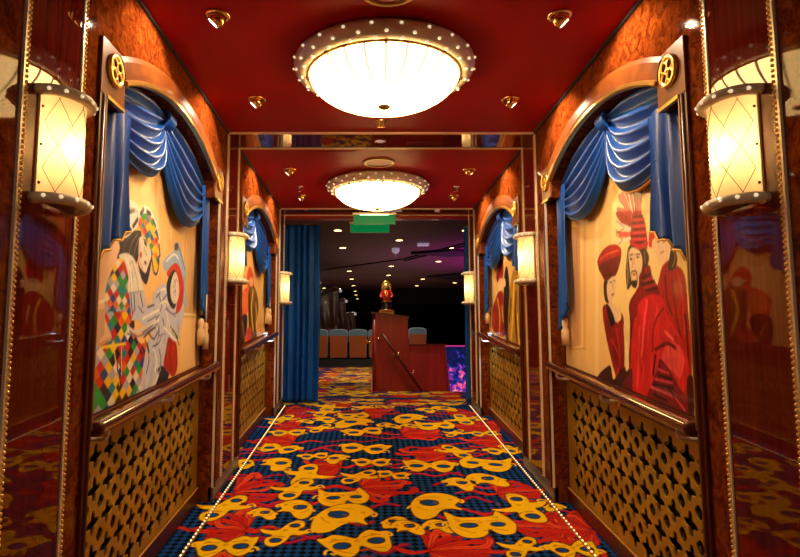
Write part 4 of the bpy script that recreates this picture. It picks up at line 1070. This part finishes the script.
# cool lamps under the far ends of the rails
for sd in (-1,1):
    P=side(sd); y=6.30; b=bay(1)
    t=empty('under_rail_lamp',P(-.06,y,ramp(y)+.90),'cool white lamp tucked under the far handrail, %s wall'%('left' if sd<0 else 'right'),'lamp')
    mb=MB(); mb.box((-.02,-.03,0),(.02,.03,.016),0,.004); mb.build('housing',M['steel'],t)
    mb=MB(); mb.box((-.014,-.024,-.004),(.014,.024,.0)); mb.build('lens',M['blue_led'],t)
    light('under_rail_glow','SPOT',P(-.05,y,ramp(y)+.89),5.,(.62,.80,1),.015,math.radians(120),P(-.085,y+.02,ramp(y)+.4),.6)

# ================================================================== DOOR CURTAINS
def hang(x0,x1,y,z0,z1,pl,label,amp=.06):
    base=Vector(((x0+x1)/2,y,z0)); rows=[]; nu=pl*12
    for j in range(41):
        v=j/40; row=[]
        for i in range(nu+1):
            u=i/nu; ph=u*pl*2*PI+.35*math.sin(3*u+2.2*v)
            d=amp*(math.sin(ph)+.35*math.sin(2.3*ph+1.1))*(.55+.45*v)
            x=x0+(x1-x0)*u+.018*math.cos(ph)+.01*math.sin(4*v)*u
            row.append(Vector((x,y+d,z1+(z0-z1)*v))-base)
        rows.append(row)
    mb=MB(); mb.grid(rows); t=empty('door_curtain',base,label,'curtain'); o=mb.build('cloth',M['velvet'],t)
    s=o.modifiers.new('thick','SOLIDIFY'); s.thickness=.004
    mb=MB(); mb.tube([Vector((x0,y,z1+.01))-base,Vector((x1,y,z1+.01))-base],.012,10); mb.build('curtain_rod',M['wire'],t); return t
hang(-1.10,-.625,7.40,LAND+.005,1.425,6,'long dark blue velvet curtain drawn to the left of the doorway')
hang(1.185,1.42,7.44,LAND+.005,1.41,4,'narrow edge of dark blue curtain at the right of the doorway')

# ================================================================== THE THEATRE
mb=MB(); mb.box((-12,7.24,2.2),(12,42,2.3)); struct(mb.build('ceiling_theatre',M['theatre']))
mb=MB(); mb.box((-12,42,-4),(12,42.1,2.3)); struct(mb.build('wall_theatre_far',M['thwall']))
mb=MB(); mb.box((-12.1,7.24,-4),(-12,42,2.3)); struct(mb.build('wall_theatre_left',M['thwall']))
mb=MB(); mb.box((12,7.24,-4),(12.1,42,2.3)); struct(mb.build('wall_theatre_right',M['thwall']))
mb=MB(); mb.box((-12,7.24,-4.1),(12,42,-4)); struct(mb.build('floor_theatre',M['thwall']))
mb=MB(); mb.box((-2.2,7.12,-1.2),(.30,17.6,LAND-.012)); mb.box((.30,7.12,-1.2),(1.6,9.,LAND-.012)); struct(mb.build('floor_slab',M['black']))
# ceiling relief: beams and dark lozenges
for a,b,w in (((.9,16.2),(3.0,11.8),.05),((.98,16.5),(3.25,11.8),.05),((-2,19.3),(.9,16.2),.05)):
    n+=1; v=Vector((b[0]-a[0],b[1]-a[1])).normalized(); p=Vector((-v.y,v.x))*w/2
    mb=MB(); mb.prism([(a[0]+p.x,a[1]+p.y),(b[0]+p.x,b[1]+p.y),(b[0]-p.x,b[1]-p.y),(a[0]-p.x,a[1]-p.y)],lambda x,y,d:(x,y,2.2-d),0,.03); struct(mb.build('trim_%d'%n,M['black']))
for cx,cy,w,h in ((2.05,14.9,1.0,.55),(3.0,20.5,1.0,.9)):
    n+=1; mb=MB(); mb.prism([(cx-w,cy),(cx,cy-h),(cx+w,cy),(cx,cy+h)],lambda x,y,d:(x,y,2.2-d),0,.06); struct(mb.build('trim_%d'%n,M['black']))
n+=1; mb=MB(); mb.box((1.2,25.5,1.55),(9,26.5,2.2)); mb.box((-9,33,1.3),(9,34,2.2)); struct(mb.build('trim_%d'%n,M['thwall']))
DL=None
ROW=[('far left row',-.865,(20.5,23,25.4,28,31,35.7)),('left row',-.285,(11.9,14.2,19.1,21.6,24.2,27,29.3,32)),('centre row',.303,(13.1,17.8,20.3)),('right row',.885,(11.9,14.2,16.7,21.6,24.3,27,29.3,31.6)),('far right row',1.5,(18.4,23,28)),]
NTH=['first','second','third','fourth','fifth','sixth','seventh','eighth']
for nm,s,ds in ROW:
    for i,d in enumerate(ds):
        lab='%s warm downlight from the doorway in the %s of the theatre ceiling'%(NTH[i],nm)
        zc=2.2 if not (25.4<d<26.6 and s>.8) and not 33<d<34 else 2.2
        loc=(s*2.2,d,2.196)
        if DL is None:
            DL=empty('theatre_downlight',loc,lab,'downlight','theatre ceiling downlights')
            mb=MB(); mb.lathe([(.075,0),(.105,-.004),(.10,-.014),(.078,-.010)],24); mb.build('trim_ring',M['bronze'],DL)
            mb=MB(); mb.lathe([(0,-.006),(.082,-.006)],20); mb.build('lens',M['warmlamp'],DL)
        else: dup(DL,loc,0,lab)
t=empty('ceiling_camera',(.64,14.3,2.2),'white dome unit hanging from the dark theatre ceiling','dome camera'); mb=MB(); mb.lathe([(.09,0),(.095,-.05),(.085,-.09),(.05,-.125),(0,-.14)],24); mb.build('dome',M['faint_glow'],t); mb=MB(); mb.tube([(0,0,-.13),(0,0,-.21)],.02,8); mb.build('stem',M['whiteplastic'],t)
t=empty('ceiling_vent',(1.24,13.6,2.2),'small white rectangular unit on the theatre ceiling, right of the dome','vent'); mb=MB(); mb.box((-.13,-.10,-.05),(.13,.10,0),0,.01); mb.build('body',M['faint_glow'],t)
# podium wall
F0=9.02
t=empty('podium',(.56,F0,LAND),'red mahogany stair wall with a stepped top behind the carpet edge','podium')
B=Vector((.56,F0,LAND)); W=lambda x,y,z: Vector((x,y,z))-B
mb=MB(); mb.prism([(.10,LAND-.3),(.585,LAND-.3),(.585,.335),(.10,.395)],lambda u,v,d: W(u,F0+d,v),0,.16); mb.build('tall_panel',M['podium'],t)
mb=MB(); mb.prism([(.586,LAND-.3),(1.20,LAND-.3),(1.13,-.085),(.586,-.085)],lambda u,v,d: W(u,F0+d,v),.01,.15); mb.build('low_panel',M['podium'],t)
mb=MB(); mb.tube([W(.085,F0+.03,LAND-.01),W(.085,F0+.03,.40)],.036,16); mb.build('corner_post',M['podium'],t)
mb=MB(); mb.prism([(.04,.397),(.60,.335),(.60,.357),(.04,.420)],lambda u,v,d: W(u,F0+d,v),-.03,.19); mb.build('tall_cap',M['frame'],t)
mb=MB(); mb.box(W(.588,F0-.012,-.085),W(1.15,F0+.17,-.060),0,.004); mb.build('low_cap',M['frame'],t)
mb=MB(); mb.prism([(1.13,-.06),(1.135,-.06),(1.24,LAND-.3),(1.20,LAND-.3)],lambda u,v,d: W(u,F0+d,v),-.01,.17); mb.build('end_panel',M['stagelit'],t)
mb=MB(); mb.tube([W(.20,F0-.06,.09),W(.78,F0-.06,LAND+.005)],.020,10); hr=mb.build('handrail',M['frame'],t)
for x,z in ((.175,.06),(.40,-.19),(.62,-.45)):
    mb=MB(); mb.tube([W(x-.03,F0-.005,z-.04),W(x-.03,F0-.05,z-.05),W(x+.03,F0-.06,z-.035),W(x+.045,F0-.06,z+.01)],.012,8); mb.ball(W(x-.03,F0-.006,z-.04),.026,10,6); mb.build('bracket',M['brass'],hr)
mb=MB(); mb.box(W(.035,F0-.03,LAND+.003),W(.05,F0+.03,LAND+.24),0,.003); mb.build('edge_strip',M['tassel'],t)
t2=empty('stair_rail',(.0,F0+.1,-.06),'short brass bracketed rail end just left of the podium','handrail'); mb=MB(); mb.tube([(-.035,0,0),(-.03,-.03,.03),(.03,-.03,.03),(.045,0,.03)],.011,8); mb.ball((-.03,-.01,.045),.018,8,6); mb.build('bracket',M['brass'],t2)
# figurine on its gold plinth
zt=.3962
t=empty('figurine',(.265,F0+.08,zt),'gold hooded figurine in red coat on a wooden block atop podium','figurine')
mb=MB(); mb.prism([(-.11,.0128),(.11,-.0120),(.115,.047),(-.115,.047)],lambda u,v,d:(u,d,v),-.06,.06); mb.build('plinth',M['bronze'],t)
mb=MB(); mb.lathe([(.088,.047),(.092,.06),(.080,.10),(.074,.15),(.07,.19),(0,.19)],24,(0,0,0)); mb.build('skirt',M['figblack'],t)
mb=MB(); mb.lathe([(.072,.175),(.080,.20),(.082,.25),(.078,.30),(.070,.335),(.04,.36),(0,.365)],24); bd=mb.build('coat',M['figred'],t)
mb=MB(); mb.ball((0,-.012,.395),.045,16,10,0,(.9,.9,1.2)); mb.tube([(0,0,.34),(0,0,.37)],.026,10); mb.ball((0,-.056,.393),.008,6,5); mb.build('head',M['figskin'],t)
mb=MB(); hood=[]
for i in range(17):
    a=PI*i/16; hood.append((.064*math.cos(a),.0,.385+.10*math.sin(a)))
mb.tube([(.066,0,.30)]+hood+[(-.066,0,.30)],.017,10); mb.lathe([(.066,.33),(.07,.38),(.06,.44),(.035,.475),(0,.485)],20,(0,.03,0)); mb.build('hood',M['gold'],t)
mb=MB()
for zz,rr in ((.185,.078),(.055,.092)): mb.tube([(rr*math.cos(2*PI*i/20),rr*math.sin(2*PI*i/20),zz) for i in range(20)],.008,6,closed=True)
for sx in (-1,1): mb.tube([(sx*.02,-.078,.33),(sx*.012,-.086,.26),(sx*.02,-.08,.19)],.006,6)
mb.build('gold_trim',M['gold'],t)
for sx in (-1,1):
    mb=MB(); mb.tube([(sx*.066,0,.32),(sx*.092,-.02,.26),(sx*.06,-.075,.235)],[.022,.02,.015],10); mb.build('arm',M['figred'],bd)
# seats
def make_seat(label):
    t=empty('theatre_chair',(0,0,0),label,'seat','theatre seats'); z0=-.26
    mb=MB(); w=.245; out=[(-w*.94,.24),(w*.94,.24),(w,.86),(-w,.86)]
    mb.prism(out,lambda u,v,d:(u,d,v),-.015,.015); mb.build('back_panel',M['seatwood'],t)
    mb=MB(); cr=[(-w,.30)]+[(-w,.90)]+[(w*math.cos(PI-PI*i/12)*1.0,.955+.055*math.sin(PI*i/12)**.6) for i in range(13)]+[(w,.90),(w,.30)]
    mb.prism(cr,lambda u,v,d:(u,d,v),.016,.10); mb.build('backrest',M['seatblue'],t)
    mb=MB(); mb.tube([(-w-.004,.03,.70)]+[((w+.004)*math.cos(PI-PI*i/14),.03,.945+.085*math.sin(PI*i/14)**.6) for i in range(15)]+[(w+.004,.03,.70)],.017,8); mb.build('piping',M['steel_blue'],t)
    mb=MB(); mb.box((-w*.9,.10,.36),(w*.9,.52,.48),0,.03); mb.build('seat_cushion',M['seatblue'],t)
    for sx in (-1,1):
        mb=MB(); mb.box((sx*w-.012,.02,.02),(sx*w+.012,.42,.60),0,.008); mb.build('side_frame',M['black'],t)
    return t
M['steel_blue']=mat('pale_blue_piping',(.25,.42,.52),.5)
PY=17.15
SN=['theatre seat half hidden by the blue door curtain','theatre seat second from the door curtain, seen whole','theatre seat third from the door curtain, seen whole','theatre seat partly hidden behind the left end of the podium']
sx0=-1.74
zf=LAND+.165
seat0=None
for i in range(4):
    x=-1.42+.555*i; loc=(x,PY,LAND+.02)
    if seat0 is None: seat0=make_seat(SN[0]); seat0.location=loc
    else: dup(seat0,loc,0,SN[i])
dup(seat0,(1.40,PY+.2,LAND+.07),0,'theatre seat showing above the low step of podium, right of figurine')
n+=1; mb=MB(); mb.box((-2.2,PY-.12,LAND-.02),(.3,PY-.06,LAND+.22)); struct(mb.build('trim_%d'%n,M['black']))
n+=1; mb=MB(); mb.box((1.0,PY-.1,-4.),(1.9,PY+.8,LAND+.07)); struct(mb.build('trim_%d'%n,M['black']))
# arched lamps with fan panels behind the seats
AL=['leftmost curved chrome arm lamp over the seats beside the blue curtain','middle curved chrome arm lamp over the seats','rightmost and lowest curved chrome arm lamp over the seats']
for i,(pts,fx) in enumerate(((((-1.75,.3),(-1.72,.95),(-1.50,1.30),(-1.15,1.48),(-.90,1.53),(-.83,1.42)),-1.45),(((-1.50,.3),(-1.42,.75),(-1.22,1.02),(-.95,1.17),(-.70,1.19),(-.66,1.12)),-1.05),(((-1.05,.3),(-.98,.55),(-.82,.72),(-.62,.79),(-.42,.80),(-.40,.75)),-.72))):
    y=18.6+.9*i; s_=y/17.4; fx*=s_; t=empty('arched_lamp',(fx,y,LAND),AL[i],'lamp','curved arm lamps')
    Bq=Vector((fx,y,LAND)); pp_=[Vector((px*s_,y,pz*s_))-Bq for px,pz in crom(pts,False,5)]
    mb=MB(); mb.tube(pp_,.022,8); mb.build('arm',M['chrome'],t)
    mb=MB(); e=pp_[-1]; mb.ball(e,.05,10,8); mb.build('lamp',M['faint_glow'],t)
    mb=MB(); rows=[]
    for a in range(len(pp_)-4):
        p=pp_[a]; q=Vector((p.x*.5+.25,p.y+.06*math.sin(a),p.z*.45)); rows.append([p+(q-p)*(w/6)+Vector((0,.05*math.sin(w*1.2),0)) for w in range(7)])
    mb.grid(rows); o=mb.build('fan_panel',M['fan'],t); s=o.modifiers.new('thick','SOLIDIFY'); s.thickness=.02
    mb=MB(); mb.box((-.05,-.05,0),(.05,.05,pp_[0].z+.03)); 
    mb=MB(); mb.tube([Vector((pp_[0].x,0,-1.2)),pp_[0]],.03,8); mb.build('post',M['fan'],t)
# stage screen beyond the stairs
sm=mat('stage_screen',(.01,.01,.02),.4)
nt=sm.node_tree; b_=nt.nodes['Principled BSDF']; tc=nt.nodes.new('ShaderNodeTexCoord'); no=nt.nodes.new('ShaderNodeTexNoise'); no.inputs['Scale'].default_value=7.; no.inputs['Detail'].default_value=5.; no.inputs['Distortion'].default_value=1.2
sp=nt.nodes.new('ShaderNodeSeparateXYZ'); ad=nt.nodes.new('ShaderNodeMath'); ad.operation='MULTIPLY_ADD'; ad.inputs[1].default_value=-.26; ad.inputs[2].default_value=.155
nt.links.new(tc.outputs['Object'],no.inputs['Vector']); nt.links.new(tc.outputs['Object'],sp.inputs[0]); nt.links.new(sp.outputs[2],ad.inputs[0])
su=nt.nodes.new('ShaderNodeMath'); su.operation='ADD'; nt.links.new(no.outputs['Fac'],su.inputs[0]); nt.links.new(ad.outputs[0],su.inputs[1])
cr=nt.nodes.new('ShaderNodeValToRGB'); e=cr.color_ramp.elements
for p,c in ((.46,(.004,.006,.06)),(.56,(.006,.03,.30)),(.61,(.25,.015,.35)),(.66,(.80,.06,.20)),(.78,(1,.45,.4))):
    q=e.new(p); q.color=(*c,1)
e[0].color=(.004,.005,.03,1); e[-1].color=(1,.5,.4,1)
nt.links.new(su.outputs[0],cr.inputs['Fac']); nt.links.new(cr.outputs['Color'],b_.inputs['Emission Color']); b_.inputs['Emission Strength'].default_value=1.1
t=empty('stage_screen',(2.35,14.,-1.25),'glowing blue and pink stage screen seen past the podium end','screen','stage')
mb=MB(); mb.box((-.8,0,0),(.8,.05,1.10)); mb.build('display',sm,t)
mb=MB(); mb.box((-.82,-.02,1.10),(.82,.06,1.125)); mb.build('top_edge',mat('magenta_light_edge',(.3,.02,.12),.4,emit=(.9,.05,.35),estr=.7),t)
del t['group']
# ================================================================== LIGHT
light('lobby_fill','AREA',(XC,-.6,CEIL-.05),LOBBY_FILL_W,(1,.72,.42),1.0)  # unseen fill added behind the camera for the near walls
light('stage_wash','SPOT',(6.5,15,-2.4),5000.,(.70,.04,.62),.4,math.radians(88),(5.2,15.5,2.2),.9)
light('theatre_ceiling_fill','AREA',(0,21,-1.5),70.,(1,.50,.38),5.,aim=(0,20,2.2))  # upward fill added to lift the dark theatre ceiling, no real fitting
light('podium_wash','SPOT',(2.6,7.9,-.2),45.,(1,.05,.6),.2,math.radians(60),(1.2,9.,-.4),.6)
light('landing_fill','SPOT',(-.1,8.6,2.1),160.,(1,.72,.42),.15,math.radians(95),(-.1,8.8,-1),.6)  # spot added to light the podium front, no fitting above it
light('landing_fill','SPOT',(-.63,13.0,2.1),420.,(1,.72,.42),.15,math.radians(110),(-.5,13.4,-1),.6)  # spot added to brighten the landing carpet
light('seat_light','SPOT',(-.6,15.2,2.1),150.,(1,.75,.5),.15,math.radians(90),(-.6,17.6,-.3),.6)
light('seat_light','SPOT',(1.4,15.6,2.1),90.,(1,.75,.5),.15,math.radians(70),(1.4,17.6,0.),.6)
w=bpy.data.worlds.new('World'); bpy.context.scene.world=w; w.use_nodes=True
w.node_tree.nodes['Background'].inputs[0].default_value=(.02,.012,.01,1); w.node_tree.nodes['Background'].inputs[1].default_value=.3
# ================================================================== CAMERA
cam=bpy.data.cameras.new('Camera'); cam.sensor_width=36; cam.lens=27.; cam.shift_x=(400-369)/800; cam.clip_start=.02; cam.clip_end=200
co=bpy.data.objects.new('Camera',cam); C.objects.link(co); co.location=(0,0,0); co.rotation_euler=(PI/2+math.atan(61.5/600),0,0)
sc=bpy.context.scene; sc.camera=co
sc.view_settings.view_transform='Standard'; sc.view_settings.look='None'; sc.view_settings.exposure=EXPO; sc.view_settings.gamma=1
sc.view_settings.use_curve_mapping=False
try: sc.cycles.use_denoising=True; sc.cycles.max_bounces=8; sc.cycles.sample_clamp_indirect=6.
except Exception: pass
